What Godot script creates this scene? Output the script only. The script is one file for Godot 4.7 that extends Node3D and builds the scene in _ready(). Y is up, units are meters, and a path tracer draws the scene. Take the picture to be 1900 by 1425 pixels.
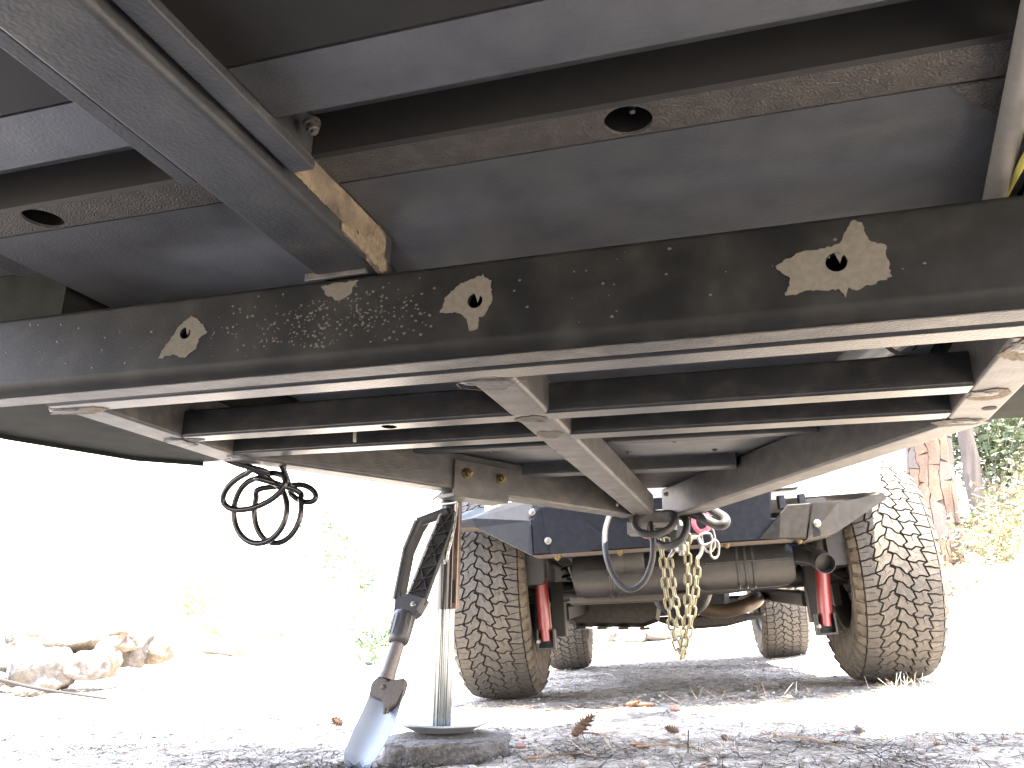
extends Node3D
# World: y up, metres, camera over the origin looking along -Z. "T" = trailer frame (right, up from lens height, forward), "J" = car frame.

const CAM_H := 0.24
const YAW_T := deg_to_rad(17.4)

var rng := RandomNumberGenerator.new()
var M := {}
var names := {}

# ------------------------------------------------------------------ mesh builder
class MB:
	var v := PackedVector3Array()
	var n := PackedVector3Array()
	var c := PackedColorArray()
	var uc := false
	var col := Color(1, 1, 1)
	func trin(a: Vector3, b: Vector3, d: Vector3, na: Vector3, nb: Vector3, nd: Vector3) -> void:
		v.append(a); v.append(d); v.append(b)
		n.append(na); n.append(nd); n.append(nb)
		if uc:
			c.append(col); c.append(col); c.append(col)
	func tri(a: Vector3, b: Vector3, d: Vector3) -> void:
		var k := (b - a).cross(d - a)
		if k.length_squared() < 1e-16:
			return
		k = k.normalized()
		trin(a, b, d, k, k, k)
	func quad(a: Vector3, b: Vector3, d: Vector3, e: Vector3) -> void:
		tri(a, b, d); tri(a, d, e)
	func quadn(a: Vector3, b: Vector3, d: Vector3, e: Vector3, na: Vector3, nb: Vector3, nd: Vector3, ne: Vector3) -> void:
		trin(a, b, d, na, nb, nd); trin(a, d, e, na, nd, ne)
	func mesh(off := Vector3.ZERO) -> ArrayMesh:
		var m := ArrayMesh.new()
		if v.is_empty():
			return m
		var arr := []
		arr.resize(Mesh.ARRAY_MAX)
		if off != Vector3.ZERO:
			for i in v.size():
				v[i] -= off
		arr[Mesh.ARRAY_VERTEX] = v
		arr[Mesh.ARRAY_NORMAL] = n
		if uc:
			arr[Mesh.ARRAY_COLOR] = c
		m.add_surface_from_arrays(Mesh.PRIMITIVE_TRIANGLES, arr)
		return m
	# rounded-rectangle bar from a to b; w across, h along up; corner radius r
	func beam(a: Vector3, b: Vector3, w: float, h: float, r := 0.004, up := Vector3.UP, skip_low := false) -> void:
		var d := (b - a).normalized()
		var s := d.cross(up).normalized()
		var u := s.cross(d).normalized()
		r = min(r, min(w, h) * 0.49)
		var P := PackedVector2Array()
		var N := PackedVector2Array()
		for q in 4:
			var cx := (w / 2 - r) * (1 if q == 0 or q == 3 else -1)
			var cy := (h / 2 - r) * (1 if q < 2 else -1)
			for k in 4:
				var t := PI / 2 * (q + k / 3.0)
				P.append(Vector2(cx + r * cos(t), cy + r * sin(t)))
				N.append(Vector2(cos(t), sin(t)))
		var m := P.size()
		for i in m:
			var j := (i + 1) % m
			var p0 := a + s * P[i].x + u * P[i].y
			var p1 := a + s * P[j].x + u * P[j].y
			var q0 := p0 + (b - a)
			var q1 := p1 + (b - a)
			var n0 := s * N[i].x + u * N[i].y
			var n1 := s * N[j].x + u * N[j].y
			quadn(p0, q0, q1, p1, n0, n0, n1, n1)
		for i in range(1, m - 1):
			tri(b + s * P[0].x + u * P[0].y, b + s * P[i + 1].x + u * P[i + 1].y, b + s * P[i].x + u * P[i].y)
			tri(a + s * P[0].x + u * P[0].y, a + s * P[i].x + u * P[i].y, a + s * P[i + 1].x + u * P[i + 1].y)
	func box(lo: Vector3, hi: Vector3, r := 0.003) -> void:
		var ce := (lo + hi) / 2
		var e := hi - lo
		beam(ce - Vector3(0, 0, e.z / 2), ce + Vector3(0, 0, e.z / 2), e.x, e.y, r)
	# swept round bar along points
	func rod(p: PackedVector3Array, r: float, seg := 10, closed := false, radii := PackedFloat32Array()) -> void:
		var m := p.size()
		var rings := []
		var t0 := (p[1] - p[0]).normalized()
		var side := t0.cross(Vector3.UP)
		if side.length() < 0.1:
			side = t0.cross(Vector3.RIGHT)
		side = side.normalized()
		var tan := PackedVector3Array()
		for i in m:
			var a := p[(i - 1 + m) % m] if (closed or i > 0) else p[0]
			var b := p[(i + 1) % m] if (closed or i < m - 1) else p[m - 1]
			tan.append((b - a).normalized())
		for i in m:
			side = (side - tan[i] * side.dot(tan[i])).normalized()
			var u := tan[i].cross(side)
			var ring := PackedVector3Array()
			for k in seg:
				var t := TAU * k / seg
				ring.append(side * cos(t) + u * sin(t))
			rings.append(ring)
		if closed:  # choose the shift that untwists the seam
			pass
		var last := m if closed else m - 1
		for i in last:
			var j := (i + 1) % m
			var sh := 0
			if closed and j == 0:
				var best := -2.0
				for k in seg:
					var dd: float = rings[i][0].dot(rings[0][k])
					if dd > best:
						best = dd; sh = k
			var ri := radii[i] if radii.size() else r
			var rj := radii[j] if radii.size() else r
			for k in seg:
				var k2 := (k + 1) % seg
				var a0: Vector3 = rings[i][k]
				var a1: Vector3 = rings[i][k2]
				var b0: Vector3 = rings[j][(k + sh) % seg]
				var b1: Vector3 = rings[j][(k2 + sh) % seg]
				quadn(p[i] + a0 * ri, p[i] + a1 * ri, p[j] + b1 * rj, p[j] + b0 * rj, a0, a1, b1, b0)
		if not closed:
			for k in range(1, seg - 1):
				var r0 := radii[0] if radii.size() else r
				var r1 := radii[m - 1] if radii.size() else r
				tri(p[0] + rings[0][0] * r0, p[0] + rings[0][k + 1] * r0, p[0] + rings[0][k] * r0)
				tri(p[m - 1] + rings[m - 1][0] * r1, p[m - 1] + rings[m - 1][k] * r1, p[m - 1] + rings[m - 1][k + 1] * r1)
	# profile of (radius, along axis), turned round axis through o
	func lathe(prof: PackedVector2Array, o: Vector3, ax: Vector3, seg := 32, smooth := true) -> void:
		ax = ax.normalized()
		var s := ax.cross(Vector3(0.31, 0.9, 0.17)).normalized()
		var u := ax.cross(s)
		for i in prof.size() - 1:
			var p := prof[i]
			var q := prof[i + 1]
			var dn := Vector2(q.y - p.y, -(q.x - p.x)).normalized()
			var np := dn
			var nq := dn
			if smooth:
				if i > 0:
					var o2 := Vector2(p.y - prof[i - 1].y, -(p.x - prof[i - 1].x)).normalized()
					if o2.dot(dn) > 0.6:
						np = (o2 + dn).normalized()
				if i < prof.size() - 2:
					var o3 := Vector2(prof[i + 2].y - q.y, -(prof[i + 2].x - q.x)).normalized()
					if o3.dot(dn) > 0.6:
						nq = (o3 + dn).normalized()
			for k in seg:
				var t0 := TAU * k / seg
				var t1 := TAU * (k + 1) / seg
				var e0 := s * cos(t0) + u * sin(t0)
				var e1 := s * cos(t1) + u * sin(t1)
				quadn(o + e0 * p.x + ax * p.y, o + e1 * p.x + ax * p.y, o + e1 * q.x + ax * q.y, o + e0 * q.x + ax * q.y,
					e0 * np.x + ax * np.y, e1 * np.x + ax * np.y, e1 * nq.x + ax * nq.y, e0 * nq.x + ax * nq.y)
	# extruded polygon: outline counter-clockwise in the x-y plane of xf, front at z = 0, back at z = -depth, front edge chamfered by bv
	func prism(pts: PackedVector2Array, xf: Transform3D, depth: float, bv := 0.0, back_bevel := false) -> void:
		var area := 0.0
		for i in pts.size():
			area += pts[i].cross(pts[(i + 1) % pts.size()])
		if area < 0:
			pts = pts.duplicate()
			pts.reverse()
		var m := pts.size()
		var ins := PackedVector2Array()
		for i in m:
			var e0 := (pts[i] - pts[(i - 1 + m) % m]).normalized()
			var e1 := (pts[(i + 1) % m] - pts[i]).normalized()
			var n0 := Vector2(-e0.y, e0.x)
			var n1 := Vector2(-e1.y, e1.x)
			var bis := n0 + n1
			var k := bis.length_squared()
			ins.append(pts[i] + (bis * (2.0 / k) * bv if k > 0.3 else n0 * bv))
		var tris := Geometry2D.triangulate_polygon(ins)
		if tris.is_empty():
			tris = Geometry2D.triangulate_polygon(pts)
		var zb := -depth
		for i in range(0, tris.size(), 3):
			var a := ins[tris[i]]
			var b := ins[tris[i + 1]]
			var d := ins[tris[i + 2]]
			if (b - a).cross(d - a) < 0:
				var tmp := b
				b = d
				d = tmp
			tri(xf * Vector3(a.x, a.y, 0), xf * Vector3(b.x, b.y, 0), xf * Vector3(d.x, d.y, 0))
			tri(xf * Vector3(a.x, a.y, zb), xf * Vector3(d.x, d.y, zb), xf * Vector3(b.x, b.y, zb))
		for i in m:
			var j := (i + 1) % m
			var zf := -bv
			if bv > 0:
				quad(xf * Vector3(pts[i].x, pts[i].y, zf), xf * Vector3(pts[j].x, pts[j].y, zf), xf * Vector3(ins[j].x, ins[j].y, 0), xf * Vector3(ins[i].x, ins[i].y, 0))
			if back_bevel and bv > 0:
				quad(xf * Vector3(ins[i].x, ins[i].y, zb), xf * Vector3(ins[j].x, ins[j].y, zb), xf * Vector3(pts[j].x, pts[j].y, zb + bv), xf * Vector3(pts[i].x, pts[i].y, zb + bv))
				quad(xf * Vector3(pts[i].x, pts[i].y, zb + bv), xf * Vector3(pts[j].x, pts[j].y, zb + bv), xf * Vector3(pts[j].x, pts[j].y, zf), xf * Vector3(pts[i].x, pts[i].y, zf))
			else:
				var bi := ins[i] if bv > 0 else pts[i]
				var bj := ins[j] if bv > 0 else pts[j]
				quad(xf * Vector3(bi.x, bi.y, zb), xf * Vector3(bj.x, bj.y, zb), xf * Vector3(pts[j].x, pts[j].y, zf), xf * Vector3(pts[i].x, pts[i].y, zf))
	# closed lump: unit sphere pushed by f(dir) -> radius vector
	func lump(o: Vector3, f: Callable, su := 28, sv := 16) -> void:
		var g := []
		for j in sv + 1:
			var row := PackedVector3Array()
			for i in su:
				var th := PI * j / sv
				var ph := TAU * i / su
				row.append(o + f.call(Vector3(sin(th) * cos(ph), cos(th), sin(th) * sin(ph))))
			g.append(row)
		var nn := []
		for j in sv + 1:
			var row := PackedVector3Array()
			for i in su:
				var a: Vector3 = g[j][(i + 1) % su] - g[j][(i - 1 + su) % su]
				var b: Vector3 = g[min(j + 1, sv)][i] - g[max(j - 1, 0)][i]
				var k := a.cross(b)
				if j == 0:
					k = Vector3.UP
				elif j == sv:
					k = Vector3.DOWN
				row.append(k.normalized())
			nn.append(row)
		for j in sv:
			for i in su:
				var i2 := (i + 1) % su
				quadn(g[j][i], g[j][i2], g[j + 1][i2], g[j + 1][i], nn[j][i], nn[j][i2], nn[j + 1][i2], nn[j + 1][i])

# ------------------------------------------------------------------ scene helpers
func numbered(parent: Node, called: String) -> String:
	var key := str(parent.get_instance_id()) + called
	var k: int = names.get(key, 0)
	names[key] = k + 1
	return called if k == 0 else called + "_%03d" % k

func thing(called: String, label: String, category: String, at := Vector3.ZERO, basis := Basis.IDENTITY, group := "") -> Node3D:
	var o := Node3D.new()
	o.name = numbered(self, called)
	add_child(o, true)
	o.transform = Transform3D(basis, at)
	o.set_meta("label", label)
	o.set_meta("category", category)
	if group:
		o.set_meta("group", group)
	return o

func sub(parent: Node3D, called: String) -> Node3D:
	var o := Node3D.new()
	o.name = numbered(parent, called)
	parent.add_child(o, true)
	return o

func part(parent: Node3D, called: String, mesh: Mesh, mat: Material) -> MeshInstance3D:
	var o := MeshInstance3D.new()
	o.name = numbered(parent, called)
	o.mesh = mesh
	o.material_override = mat
	parent.add_child(o, true)
	return o

func solo(called: String, label: String, category: String, mesh: Mesh, mat: Material, at := Vector3.ZERO, group := "") -> MeshInstance3D:
	var o := part(self, called, mesh, mat)
	o.position = at
	if label:
		o.set_meta("label", label)
	if category:
		o.set_meta("category", category)
	if group:
		o.set_meta("group", group)
	return o

func lin(r: float, g: float, b: float) -> Color:
	return Color(r, g, b).linear_to_srgb()

func ntex(freq: float, cols: Array, sd := 1, oct := 4, size := 512, kind := FastNoiseLite.TYPE_SIMPLEX_SMOOTH, stops := []) -> NoiseTexture2D:
	var f := FastNoiseLite.new()
	f.noise_type = kind
	f.seed = sd
	f.frequency = freq
	f.fractal_octaves = oct
	f.fractal_gain = 0.55
	var t := NoiseTexture2D.new()
	t.width = size
	t.height = size
	t.seamless = true
	t.noise = f
	if cols.size():
		var g := Gradient.new()
		var off := PackedFloat32Array()
		var cc := PackedColorArray()
		for i in cols.size():
			off.append(stops[i] if stops.size() else float(i) / (cols.size() - 1))
			cc.append(cols[i])
		g.offsets = off
		g.colors = cc
		t.color_ramp = g
	return t

func mat(cols: Array, rough: float, freq := 0.02, scale := 2.0, metal := 0.0, bump: Texture2D = null, bump_cm := 0.05, stops := [], sd := 1) -> StandardMaterial3D:
	var m := StandardMaterial3D.new()
	m.roughness = rough
	m.metallic = metal
	if cols.size() == 1:
		m.albedo_color = cols[0]
	else:
		m.albedo_texture = ntex(freq, cols, sd, 5, 512, FastNoiseLite.TYPE_SIMPLEX_SMOOTH, stops)
	if cols.size() > 1 or bump:
		m.uv1_triplanar = true
		m.uv1_scale = Vector3.ONE * scale
	if bump:
		m.heightmap_enabled = true
		m.heightmap_texture = bump
		m.heightmap_scale = bump_cm
	return m

# trailer frame to world
func T(r: float, u: float, f: float) -> Vector3:
	return Basis(Vector3.UP, -YAW_T) * Vector3(r, 0, -f) + Vector3(0, u + CAM_H, 0)

func terr(x: float, z: float) -> float:
	var xe := x if x > -0.5 else -0.5 - 0.9 * (1.0 - exp((x + 0.5) / 0.9))
	xe = min(xe, 2.1)
	var y = 0.066 * xe + 0.011 * max(z, -9.0)
	y += 0.28 * max(0.0, 0.5 * ((x - 2.3) + sqrt((x - 2.3) * (x - 2.3) + 0.5)) - 0.17)
	var d: float = max(0.0, -z - 8.0)
	y += 0.11 * d + 0.0035 * min(d, 40.0) * min(d, 40.0)
	y += 0.10 * max(0.0, -x - 6.5)
	y += 0.08 * max(0.0, z - 9.0)
	return y

func on_ground(x: float, z: float, up := 0.0) -> Vector3:
	return Vector3(x, terr(x, z) + up, z)

func curve(pts: Array, step := 0.006) -> PackedVector3Array:
	var c := Curve3D.new()
	c.bake_interval = step
	for i in pts.size():
		var a: Vector3 = pts[max(i - 1, 0)]
		var b: Vector3 = pts[min(i + 1, pts.size() - 1)]
		var t := (b - a) / 6.0
		c.add_point(pts[i], -t, t)
	return c.get_baked_points()

func _ready() -> void:
	rng.seed = 4711
	# ---------------- camera, sky, sun, exposure
	var cam := Camera3D.new()
	cam.name = "camera"
	cam.position = Vector3(0, CAM_H, 0)
	cam.basis = Basis(Vector3.RIGHT, deg_to_rad(16.9)) * Basis(Vector3(0, 0, 1), deg_to_rad(0.8))
	cam.fov = rad_to_deg(2.0 * atan(712.5 / 1500.0))
	cam.near = 0.03
	cam.far = 600.0
	add_child(cam)
	cam.current = true
	var we := WorldEnvironment.new()
	we.name = "world_environment"
	var env := Environment.new()
	env.background_mode = Environment.BG_SKY
	var sky := Sky.new()
	var sm := ProceduralSkyMaterial.new()
	sm.sky_top_color = Color(0.66, 0.705, 0.80)
	sm.sky_horizon_color = Color(0.90, 0.92, 0.95)
	sm.sky_curve = 0.12
	sm.ground_bottom_color = Color(0.35, 0.32, 0.28)
	sm.ground_horizon_color = Color(0.65, 0.65, 0.62)
	sm.sky_energy_multiplier = 1.15
	sky.sky_material = sm
	env.sky = sky
	env.tonemap_mode = Environment.TONE_MAPPER_LINEAR
	env.tonemap_exposure = 15.0
	env.sdfgi_enabled = true
	env.ssao_enabled = true
	env.ssil_enabled = true
	we.environment = env
	add_child(we)
	var sun := DirectionalLight3D.new()
	sun.name = "sun"
	sun.light_color = Color(1.0, 0.95, 0.87)
	sun.light_energy = 1.5
	sun.light_angular_distance = 0.5
	sun.shadow_enabled = true
	var down := Vector3(sin(deg_to_rad(9.8)), 0, -cos(deg_to_rad(9.8))) * 0.22 + Vector3(-0.985, 0, -0.17) * 0.10 + Vector3.DOWN
	sun.basis = Basis.looking_at(down.normalized(), Vector3(0, 0, -1))
	add_child(sun)
	make_materials()
	make_setting()
	make_trailer()
	make_car()
	make_around_trailer()
	make_surroundings()
	make_litter()

func make_materials() -> void:
	var fine := ntex(0.09, [], 3, 3)
	var peel := ntex(0.16, [], 8, 2)
	var grain := ntex(0.05, [], 5, 5)
	# frame coats
	M.coat = mat([lin(.017, .019, .023), lin(.029, .031, .035), lin(.052, .051, .050)], .5, .012, 2.0, 0.0, peel, .06, [0.0, 0.55, 1.0])
	M.coat_dusty = mat([lin(.030, .031, .033), lin(.058, .056, .055), lin(.12, .108, .092)], .45, .014, 2.5, 0.0, peel, .05, [0.15, 0.55, 1.0], 4)
	M.rail = mat([lin(.011, .012, .0145), lin(.020, .0205, .022), lin(.045, .042, .038)], .3, .014, 2.5, 0.0, peel, .035, [0.15, 0.6, 1.0], 7)
	M.front_tube = mat([lin(.0072, .0078, .0085), lin(.0135, .014, .0142), lin(.028, .0275, .025)], .5, .009, 1.6, 0.0, ntex(.3, [], 29, 2), .02, [0.2, 0.55, 0.95], 12)
	M.front_tube.metallic_specular = .28
	M.under_coat = mat([lin(.034, .032, .031), lin(.070, .063, .057)], .6, .02, 3.0, 0.0, ntex(.16, [], 18, 2), .14, [], 6)
	M.black_tube = mat([lin(.018, .018, .020), lin(.035, .033, .032)], .5, .02, 2.0, 0.0, fine, .03)
	M.sheet = mat([lin(.090, .096, .109), lin(.114, .120, .133), lin(.130, .135, .147)], .46, .012, 1.5, .55, ntex(.25, [], 28, 2), .05, [0.1, 0.5, 0.9], 9)
	M.side_panel = mat([lin(.016, .018, .017), lin(.030, .033, .029)], .7, .01, 2.0, 0.0, peel, .03, [], 10)
	M.side_panel.metallic_specular = .15
	M.mud = mat([lin(.10, .078, .053), lin(.17, .135, .095), lin(.22, .18, .13)], .9, .03, 6.0, 0.0, grain, .12, [], 14)
	M.dust_patch = mat([lin(.080, .074, .060), lin(.112, .104, .087)], .85, .03, 6.0, 0.0, fine, .03, [], 15)
	M.flank_dust = mat([lin(.08, .065, .05), lin(.17, .135, .095), lin(.24, .19, .135)], .8, .012, 2.0, 0.0, ntex(.10, [], 18, 3), .25, [0.2, 0.6, 1.0], 16)
	M.web_shade = mat([lin(.006, .0062, .0066), lin(.010, .010, .0105)], .7, .02, 2.0)  # near-black that puts the shade on the upper beams into their colour
	M.smear = mat([lin(.020, .019, .017), lin(.034, .032, .027)], .7, .03, 6.0)
	M.drop = mat([lin(.06, .057, .05)], .5)
	M.hole_dark = mat([lin(.01, .01, .01)], .8)
	M.zinc = mat([lin(.26, .255, .24), lin(.18, .175, .16)], .45, .05, 8.0, .9)
	M.brass_bolt = mat([lin(.24, .19, .10), lin(.12, .095, .05)], .45, .05, 8.0, .85)
	M.chrome = mat([lin(.24, .26, .265)], .2, .02, 3.0, 1.0)
	M.gold_chain = mat([lin(.20, .175, .095), lin(.13, .118, .07), lin(.27, .25, .19)], .4, .04, 12.0, .8)
	M.small_chain = mat([lin(.55, .55, .53)], .3, .05, 8.0, .9)
	M.foot_plate = mat([lin(.30, .32, .34), lin(.42, .44, .45)], .42, .03, 5.0, .35)
	M.jack_black = mat([lin(.012, .013, .012)], .14)
	M.jack_black.clearcoat_enabled = true
	M.jack_bar = mat([lin(.14, .10, .08), lin(.22, .17, .14)], .35, .02, 4.0, .7)
	M.hose = mat([lin(.006, .007, .009), lin(.014, .015, .017)], .2, .03, 6.0)
	M.cable = mat([lin(.010, .0105, .012), lin(.024, .023, .0225)], .6, .03, 6.0)
	M.pipe = mat([lin(.17, .165, .155), lin(.23, .22, .205)], .6, .02, 4.0)
	M.clear_pipe = mat([lin(.45, .45, .43)], .3)
	M.yellow = mat([lin(.55, .50, .12)], .5)
	M.pink = mat([lin(.62, .35, .30)], .5)
	M.red_shackle = mat([lin(.45, .035, .05), lin(.60, .25, .25)], .45, .03, 8.0, 0.0, null, 0.0, [0.3, 0.9])
	# car
	M.bumper = mat([lin(.012, .0132, .017), lin(.0205, .0215, .025)], .5, .02, 3.0, 0.0, peel, .03)
	M.bumper.metallic_specular = .2
	M.bumper_dusty = mat([lin(.013, .0122, .0116), lin(.026, .0235, .021)], .65, .015, 3.0, 0.0, peel, .03, [], 21)
	M.flange_lit = mat([lin(.06, .053, .047), lin(.11, .095, .08)], .6, .02, 3.0, 0.0, null, 0.0, [], 25)  # dusty tone made paler, with the light bounced off the ground painted in
	M.bumper_dusty.metallic_specular = .25
	M.paint = mat([lin(.78, .79, .80)], .25)
	M.paint.clearcoat_enabled = true
	M.plastic = mat([lin(.010, .010, .0105), lin(.020, .019, .018)], .6, .03, 4.0)
	M.muffler = mat([lin(.012, .0122, .0125), lin(.026, .025, .024)], .42, .015, 4.0, .3, null, 0.0, [], 22)
	M.chassis = mat([lin(.007, .007, .007), lin(.016, .0145, .013)], .55, .02, 4.0, 0.0, null, 0.0, [], 23)
	M.chassis_dusty = mat([lin(.020, .019, .017), lin(.048, .041, .033)], .6, .02, 4.0, 0.0, null, 0.0, [], 24)
	M.rust_pipe = mat([lin(.08, .058, .038), lin(.13, .095, .065)], .5, .02, 5.0, .4)
	M.skid = mat([lin(.022, .020, .018), lin(.055, .047, .038)], .35, .02, 3.0, .5)
	M.red_shock = mat([lin(.17, .007, .009), lin(.13, .010, .010)], .3, .02, 4.0)
	M.red_shock.clearcoat_enabled = true
	M.tread = mat([lin(.042, .0395, .036), lin(.065, .059, .051), lin(.099, .086, .069)], .85, .02, 4.0, 0.0, grain, .06, [0.1, 0.5, 1.0], 31)
	M.tread_b = mat([lin(.046, .042, .038), lin(.074, .066, .055), lin(.110, .095, .076)], .85, .02, 4.0, 0.0, grain, .06, [0.1, 0.5, 1.0], 32)
	M.tyre = mat([lin(.040, .036, .030), lin(.105, .088, .066), lin(.16, .133, .098)], .9, .015, 3.0, 0.0, grain, .08, [0.1, 0.5, 1.0], 33)
	M.groove_shade = mat([lin(.010, .009, .008), lin(.020, .017, .014)], .95, .03, 5.0, 0.0, null, 0.0, [], 34)  # darker than the blocks, painting in the shade between them
	M.rim = mat([lin(.012, .012, .0125), lin(.03, .026, .022)], .45, .02, 3.0, .4)
	M.glass = mat([lin(.02, .025, .03)], .05)
	M.tail_red = mat([lin(.35, .02, .02)], .15)
	# shovel
	M.grip = mat([lin(.028, .030, .034), lin(.05, .05, .052)], .42, .03, 8.0)
	M.grip_edge = mat([lin(.34, .37, .42), lin(.44, .47, .50)], .4, .03, 6.0, .1)
	M.shaft = mat([lin(.11, .10, .098), lin(.16, .145, .135)], .45, .03, 6.0, .4)
	M.hinge = mat([lin(.055, .045, .038), lin(.11, .09, .075)], .55, .03, 8.0, .3)
	M.blade = mat([lin(.22, .25, .295), lin(.25, .28, .325)], .45, .01, 3.0, .3, null, 0.0, [], 41)
	# ground and nature
	M.ground = StandardMaterial3D.new()
	M.ground.albedo_texture = ntex(.012, [lin(.20, .16, .12), lin(.42, .37, .315), lin(.51, .465, .415), lin(.60, .565, .52)], 51, 7, 1024, FastNoiseLite.TYPE_SIMPLEX_SMOOTH, [0.1, 0.4, 0.62, 0.95])
	M.ground.uv1_triplanar = true
	M.ground.uv1_world_triplanar = true
	M.ground.uv1_scale = Vector3.ONE * 1.1
	M.ground.roughness = 1.0
	M.ground.heightmap_enabled = true
	M.ground.heightmap_texture = ntex(.03, [], 52, 7, 1024)
	M.ground.heightmap_scale = 1.6
	M.ground.detail_enabled = true
	M.ground.detail_blend_mode = BaseMaterial3D.BLEND_MODE_MUL
	M.ground.detail_albedo = ntex(.05, [lin(.72, .70, .68), lin(1, 1, 1)], 53, 3, 512)
	M.rock = mat([lin(.075, .069, .064), lin(.13, .12, .11), lin(.20, .187, .17)], .9, .015, 3.0, 0.0, grain, .5, [0.1, 0.5, 0.95], 61)
	M.rock_tan = mat([lin(.10, .07, .047), lin(.155, .125, .092), lin(.22, .195, .165)], .9, .012, 2.5, 0.0, grain, .5, [0.1, 0.5, 0.95], 62)
	M.rock_dark = mat([lin(.055, .050, .046), lin(.12, .108, .098), lin(.21, .195, .18)], .92, .02, 6.0, 0.0, ntex(.03, [], 63, 6), .9, [0.1, 0.5, 0.95], 63)
	M.bark = mat([lin(.075, .043, .028), lin(.115, .075, .052), lin(.10, .08, .068)], .95, .02, 3.0, 0.0, grain, .9, [0.1, 0.5, 0.95], 64)
	M.bark_gap = mat([lin(.06, .044, .037), lin(.10, .076, .062)], .95, .03, 4.0, 0.0, grain, .5, [], 65)
	M.bark_grey = mat([lin(.060, .048, .042), lin(.115, .097, .088)], .95, .03, 3.0, 0.0, grain, .9, [], 66)
	M.bark_pale = mat([lin(.26, .24, .22), lin(.36, .34, .32)], .95, .03, 3.0, 0.0, grain, .6, [], 68)
	M.stem = mat([lin(.22, .19, .14), lin(.32, .28, .21)], .9, .03, 8.0)
	M.wood = mat([lin(.26, .17, .11), lin(.42, .30, .20)], .9, .03, 8.0, 0.0, grain, .2, [], 67)
	M.stick = mat([lin(.012, .011, .012), lin(.022, .020, .020)], .9, .03, 8.0)
	M.cone = mat([lin(.10, .06, .04), lin(.20, .125, .085)], .9, .05, 20.0)
	M.bark_chip = mat([lin(.22, .12, .08), lin(.36, .23, .17)], .9, .05, 20.0)
	M.needle = StandardMaterial3D.new()
	M.needle.vertex_color_use_as_albedo = true
	M.needle.roughness = 0.9
	M.leaf = StandardMaterial3D.new()
	M.leaf.vertex_color_use_as_albedo = true
	M.leaf.roughness = 0.6
	M.leaf.cull_mode = BaseMaterial3D.CULL_DISABLED
	M.leaf.backlight_enabled = true
	M.leaf.backlight = Color(0.35, 0.4, 0.2)

var gnoise := FastNoiseLite.new()

func ground_y(x: float, z: float) -> float:
	var y := terr(x, z)
	var d := sqrt(x * x + z * z)
	var k := 1.0
	for w in [Vector2(-.05, -3.68), Vector2(1.52, -3.4), Vector2(.46, -6.5), Vector2(2.03, -6.2)]:
		k = min(k, smoothstep(0.25, 0.8, Vector2(x, z).distance_to(w)))
	y += gnoise.get_noise_2d(x, z) * 0.012 * k * (1.0 + d * 0.12)
	y += gnoise.get_noise_2d(x * 7.0 + 31.0, z * 7.0) * 0.010 * k
	y -= .018 * smoothstep(.32, .12, Vector2(x, z).distance_to(Vector2(-.16, -1.98)))
	return y

func make_setting() -> void:
	gnoise.seed = 77
	gnoise.frequency = 0.9
	gnoise.fractal_octaves = 3
	var N := 300
	var xs := PackedFloat32Array()
	var zs := PackedFloat32Array()
	for i in N + 1:
		var t := 2.0 * i / N - 1.0
		xs.append(sinh(t * 6.2) * 0.42 + 0.3)
		zs.append(-2.6 + sinh(t * 6.2) * 0.42)
	var V := PackedVector3Array()
	for j in N + 1:
		for i in N + 1:
			V.append(Vector3(xs[i], ground_y(xs[i], zs[j]), zs[j]))
	var st := SurfaceTool.new()
	st.begin(Mesh.PRIMITIVE_TRIANGLES)
	st.set_smooth_group(0)
	for p in V:
		st.add_vertex(p)
	for j in N:
		for i in N:
			var a := j * (N + 1) + i
			for k in [a, a + 1, a + N + 2, a, a + N + 2, a + N + 1]:
				st.add_index(k)
	st.generate_normals()
	var g := solo("ground", "", "", st.commit(), M.ground)
	g.set_meta("kind", "structure")

# ------------------------------------------------------------------ trailer
var trailer: Node3D
func L(r: float, u: float, f: float) -> Vector3:
	return Vector3(r + 0.35, u + CAM_H, -f)

func tb(called: String, a: Vector3, b: Vector3, w: float, h: float, r: float, m: Material, parent: Node3D = null) -> MeshInstance3D:
	var mb := MB.new()
	mb.beam(a, b, w, h, r)
	return part(parent if parent else trailer, called, mb.mesh(), m)

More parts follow.
